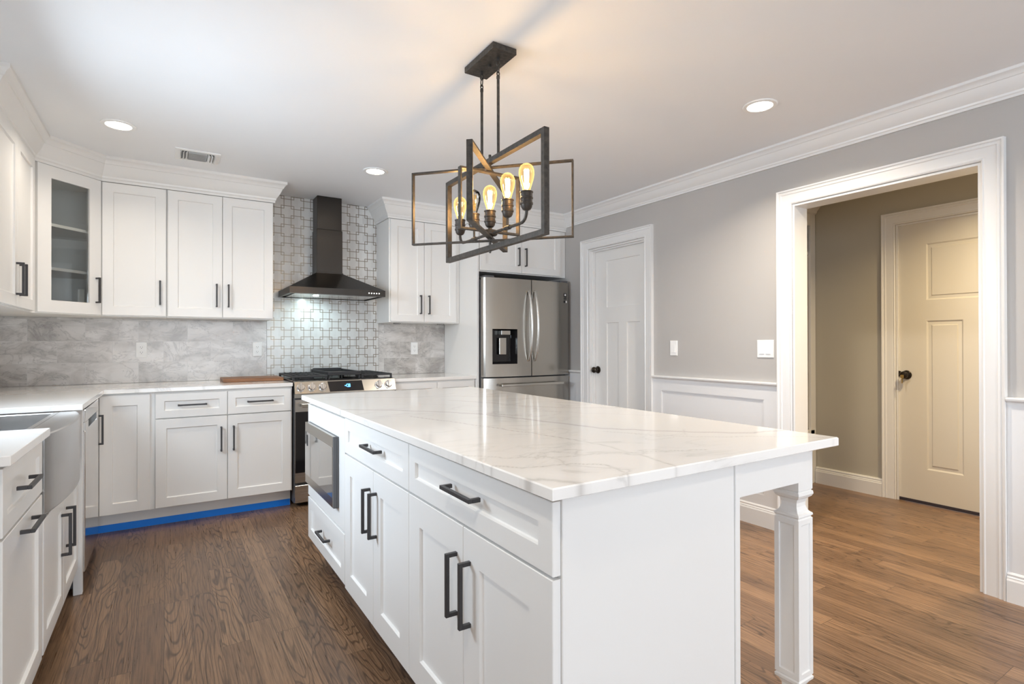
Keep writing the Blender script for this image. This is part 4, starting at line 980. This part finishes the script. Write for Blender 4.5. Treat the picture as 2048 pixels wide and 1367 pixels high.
# ---------------------------------------------------------------- ceiling lights and register
def can_light(x, y, label, power=2.0, r=0.085, col=(1.0, 0.89, 0.75)):
    t_ = thing('recessed_light', label, 'ceiling light', (x, y, ZC - 0.012), 'recessed ceiling lights')
    obj('trim_ring', tube_axis(B(), Vector((x, y, ZC)), Vector((0, 0, -1)), [(0.0005, r), (0.004, r), (0.007, r - 0.004), (0.007, r * 0.74), (0.002, r * 0.70), (0.0015, r * 0.7)], 40), M['plastic'], t_, smooth=True)
    obj('lens', tube_axis(B(), Vector((x, y, ZC)), Vector((0, 0, -1)), [(0.002, r * 0.695), (0.005, r * 0.69), (0.0055, r * 0.3)], 36), M['canlight'], t_, smooth=True)
    l = bpy.data.lights.new('downlight', 'AREA'); l.shape = 'DISK'; l.size = r * 1.4; l.energy = power; l.color = col; l.spread = 2.5
    lo_ = bpy.data.objects.new('downlight', l); COL.objects.link(lo_); lo_.location = (x, y, ZC - 0.02)
can_light(-0.230, 3.785, 'round recessed ceiling light nearest the left wall cabinets')
can_light(1.266, 3.815, 'round recessed ceiling light in front of the range hood')
can_light(2.622, 1.694, 'round recessed ceiling light near the crown above the hall opening', 9)
can_light(2.60, -0.45, 'added unseen ceiling light behind the camera on the right', 8)  # out-of-view downlight, added to brighten the room
can_light(-0.15, 0.55, 'added unseen ceiling light above the left end of the room', 3)  # another added downlight out of view, for more fill
c = thing('ceiling_register', 'white air register in the ceiling in front of the wall cabinets', 'vent', (0.172, 4.14, ZC - 0.02))
vx0, vx1, vy0, vy1 = 0.045, 0.300, 4.015, 4.250
bm = B()
for a, b, e_, f in ((vx0, vx1, vy0, vy0 + 0.03), (vx0, vx1, vy1 - 0.03, vy1), (vx0, vx0 + 0.03, vy0 + 0.03, vy1 - 0.03), (vx1 - 0.03, vx1, vy0 + 0.03, vy1 - 0.03)): box(bm, a, b, e_, f, ZC - 0.007, ZC - 0.0005, 0.001)
obj('frame', bm, M['plastic'], c)
obj('duct', box(B(), vx0 + 0.03, vx1 - 0.03, vy0 + 0.03, vy1 - 0.03, ZC - 0.0015, ZC - 0.0006, 0), M['slot'], c)
bm = B()
for k in range(7):
    y = vy0 + 0.04 + k * 0.0255
    quadbox(bm, [(vx0 + 0.075, y, ZC - 0.004), (vx1 - 0.075, y, ZC - 0.004), (vx1 - 0.075, y + 0.0015, ZC - 0.004), (vx0 + 0.075, y + 0.0015, ZC - 0.004), (vx0 + 0.075, y - 0.012, ZC - 0.016), (vx1 - 0.075, y - 0.012, ZC - 0.016), (vx1 - 0.075, y - 0.0105, ZC - 0.016), (vx0 + 0.075, y - 0.0105, ZC - 0.016)], 0)
for s, xs in ((-1, (vx0 + 0.036, vx0 + 0.054, vx0 + 0.070)), (1, (vx1 - 0.036, vx1 - 0.054, vx1 - 0.070))):
    for x in xs:
        quadbox(bm, [(x, vy0 + 0.032, ZC - 0.004), (x + 0.0015, vy0 + 0.032, ZC - 0.004), (x + 0.0015, vy1 - 0.032, ZC - 0.004), (x, vy1 - 0.032, ZC - 0.004), (x + s * 0.010, vy0 + 0.032, ZC - 0.018), (x + s * 0.010 + 0.0015, vy0 + 0.032, ZC - 0.018), (x + s * 0.010 + 0.0015, vy1 - 0.032, ZC - 0.018), (x + s * 0.010, vy1 - 0.032, ZC - 0.018)], 0)
obj('louvers', bm, M['plastic'], c)

# ---------------------------------------------------------------- outlets and switches
def plate(F, u, v, w0, label, cat, nm, gangs, kind, group=None):
    W = 0.070 + 0.046 * (gangs - 1); Hh = 0.115
    t_ = thing(nm, label, cat, F.p(u, v - Hh / 2, w0), group)
    obj('cover_plate', loft(B(), F, u - W / 2, u + W / 2, v - Hh / 2, v + Hh / 2, [(0, w0), (0, w0 + 0.003), (0.003, w0 + 0.006)]), M['plastic'], t_)
    for g_ in range(gangs):
        uc = u + (g_ - (gangs - 1) / 2) * 0.046
        if kind == 'outlet':
            ins = obj('receptacle', fbox(B(), F, uc - 0.0165, uc + 0.0165, v - 0.033, v + 0.033, w0 + 0.006, w0 + 0.0072, 0.0004), M['plastic'], t_)
            bm = B()
            for s in (-1, 1):
                vc = v + s * 0.019
                fbox(bm, F, uc - 0.0075, uc - 0.0052, vc - 0.002, vc + 0.006, w0 + 0.0072, w0 + 0.0075, 0); fbox(bm, F, uc + 0.0052, uc + 0.0075, vc - 0.002, vc + 0.005, w0 + 0.0072, w0 + 0.0075, 0)
                fbox(bm, F, uc - 0.0025, uc + 0.0025, vc - 0.010, vc - 0.006, w0 + 0.0072, w0 + 0.0075, 0)
            obj('slots', bm, M['slot'], ins)
        else:
            bm = B(); quadbox(bm, [F.p(uc - 0.0165, v - 0.033, w0 + 0.006), F.p(uc + 0.0165, v - 0.033, w0 + 0.006), F.p(uc + 0.0165, v - 0.033, w0 + 0.0105), F.p(uc - 0.0165, v - 0.033, w0 + 0.0105), F.p(uc - 0.0165, v + 0.033, w0 + 0.006), F.p(uc + 0.0165, v + 0.033, w0 + 0.006), F.p(uc + 0.0165, v + 0.033, w0 + 0.007), F.p(uc - 0.0165, v + 0.033, w0 + 0.007)], 0.0006)
            obj('rocker', bm, M['plastic'], t_)
OG = 'white outlets on the backsplash'
plate(FB, -0.156, 1.156, 0.008, 'white outlet on the marble below the single door wall cabinet', 'outlet', 'wall_outlet', 1, 'outlet', OG)
plate(FB, 0.624, 1.155, 0.008, 'white outlet on the marble beside the mosaic, above the cutting board', 'outlet', 'wall_outlet', 1, 'outlet', OG)
plate(FB, 1.988, 1.155, 0.008, 'white outlet on the marble right of the range', 'outlet', 'wall_outlet', 1, 'outlet', OG)
plate(FR, 2.856, 1.160, 0.0, 'single white rocker switch on the grey wall by the closet door', 'switch', 'light_switch', 1, 'switch')
plate(FR, 2.098, 1.159, 0.0, 'double white rocker switch on the grey wall by the hall opening', 'switch', 'light_switch', 2, 'switch')
# low wall register in the wainscot
c = thing('wall_register', 'white slotted air grille low in the wainscot behind the island leg', 'vent', FR.p(2.26, 0.21, 0.002))
fbox_ = B(); fbox(fbox_, FR, 2.118, 2.42, 0.212, 0.36, 0.0022, 0.007, 0.002); gp = obj('frame', fbox_, M['plastic'], c)
bm = B()
for k in range(7): fbox(bm, FR, 2.145, 2.395, 0.236 + k * 0.015, 0.242 + k * 0.015, 0.007, 0.0076, 0)
obj('slots', bm, M['slot'], gp)

# ---------------------------------------------------------------- cutting board
bm = B(); box(bm, 0.352, 0.768, 4.505, 4.80, 0.9145, 0.940, 0.005)
tag(obj('cutting_board', bm, M['walnut'], loc=(0.56, 4.65, 0.9145)), 'brown wooden cutting board lying on the counter left of the range', 'cutting board')

# ---------------------------------------------------------------- hall built-in
c = thing('hall_locker', 'white built-in mudroom locker with shelves seen through the hall opening', 'cabinet', (4.1, 2.77, 0))
hx0, hx1, hy0, hy1 = 3.445, 4.715, 2.535, 2.995
bm = B(); box(bm, hx0, hx1, hy1 - 0.02, hy1, 0, 2.36, 0); box(bm, hx1 - 0.075, hx1, hy0, hy0 + 0.02, 0, 2.30, 0.001); box(bm, hx1 - 0.02, hx1, hy0 + 0.02, hy1 - 0.02, 0, 2.36, 0)
box(bm, hx0, hx0 + 0.02, hy0, hy1 - 0.02, 0, 2.36, 0.001); box(bm, 4.06, 4.08, hy0 + 0.02, hy1 - 0.02, 0.46, 2.36, 0.001); box(bm, hx0 + 0.02, hx1 - 0.075, hy0, hy0 + 0.02, 2.20, 2.30, 0.001)
obj('carcass', bm, M['trim'], c)
obj('shelf', box(B(), hx0 + 0.02, hx1 - 0.02, hy0 + 0.021, hy1 - 0.02, 1.955, 1.980, 0.001), M['trim'], c)
obj('bench_seat', box(B(), hx0 + 0.02, hx1 - 0.02, hy0 - 0.0, hy1 - 0.02, 0.42, 0.455, 0.002), M['trim'], c)
obj('cornice', sweep(B(), [(hx1, hy0), (hx0, hy0)], [(0, 2.30), (0.012, 2.31), (0.02, 2.33), (0.045, 2.36), (0.045, 2.375), (0, 2.375)], xyz), M['trim'], c)
can_light(3.95, 0.95, 'round recessed ceiling light in the hall beyond the opening', 11.5, 0.085, (1.0, 0.77, 0.44))
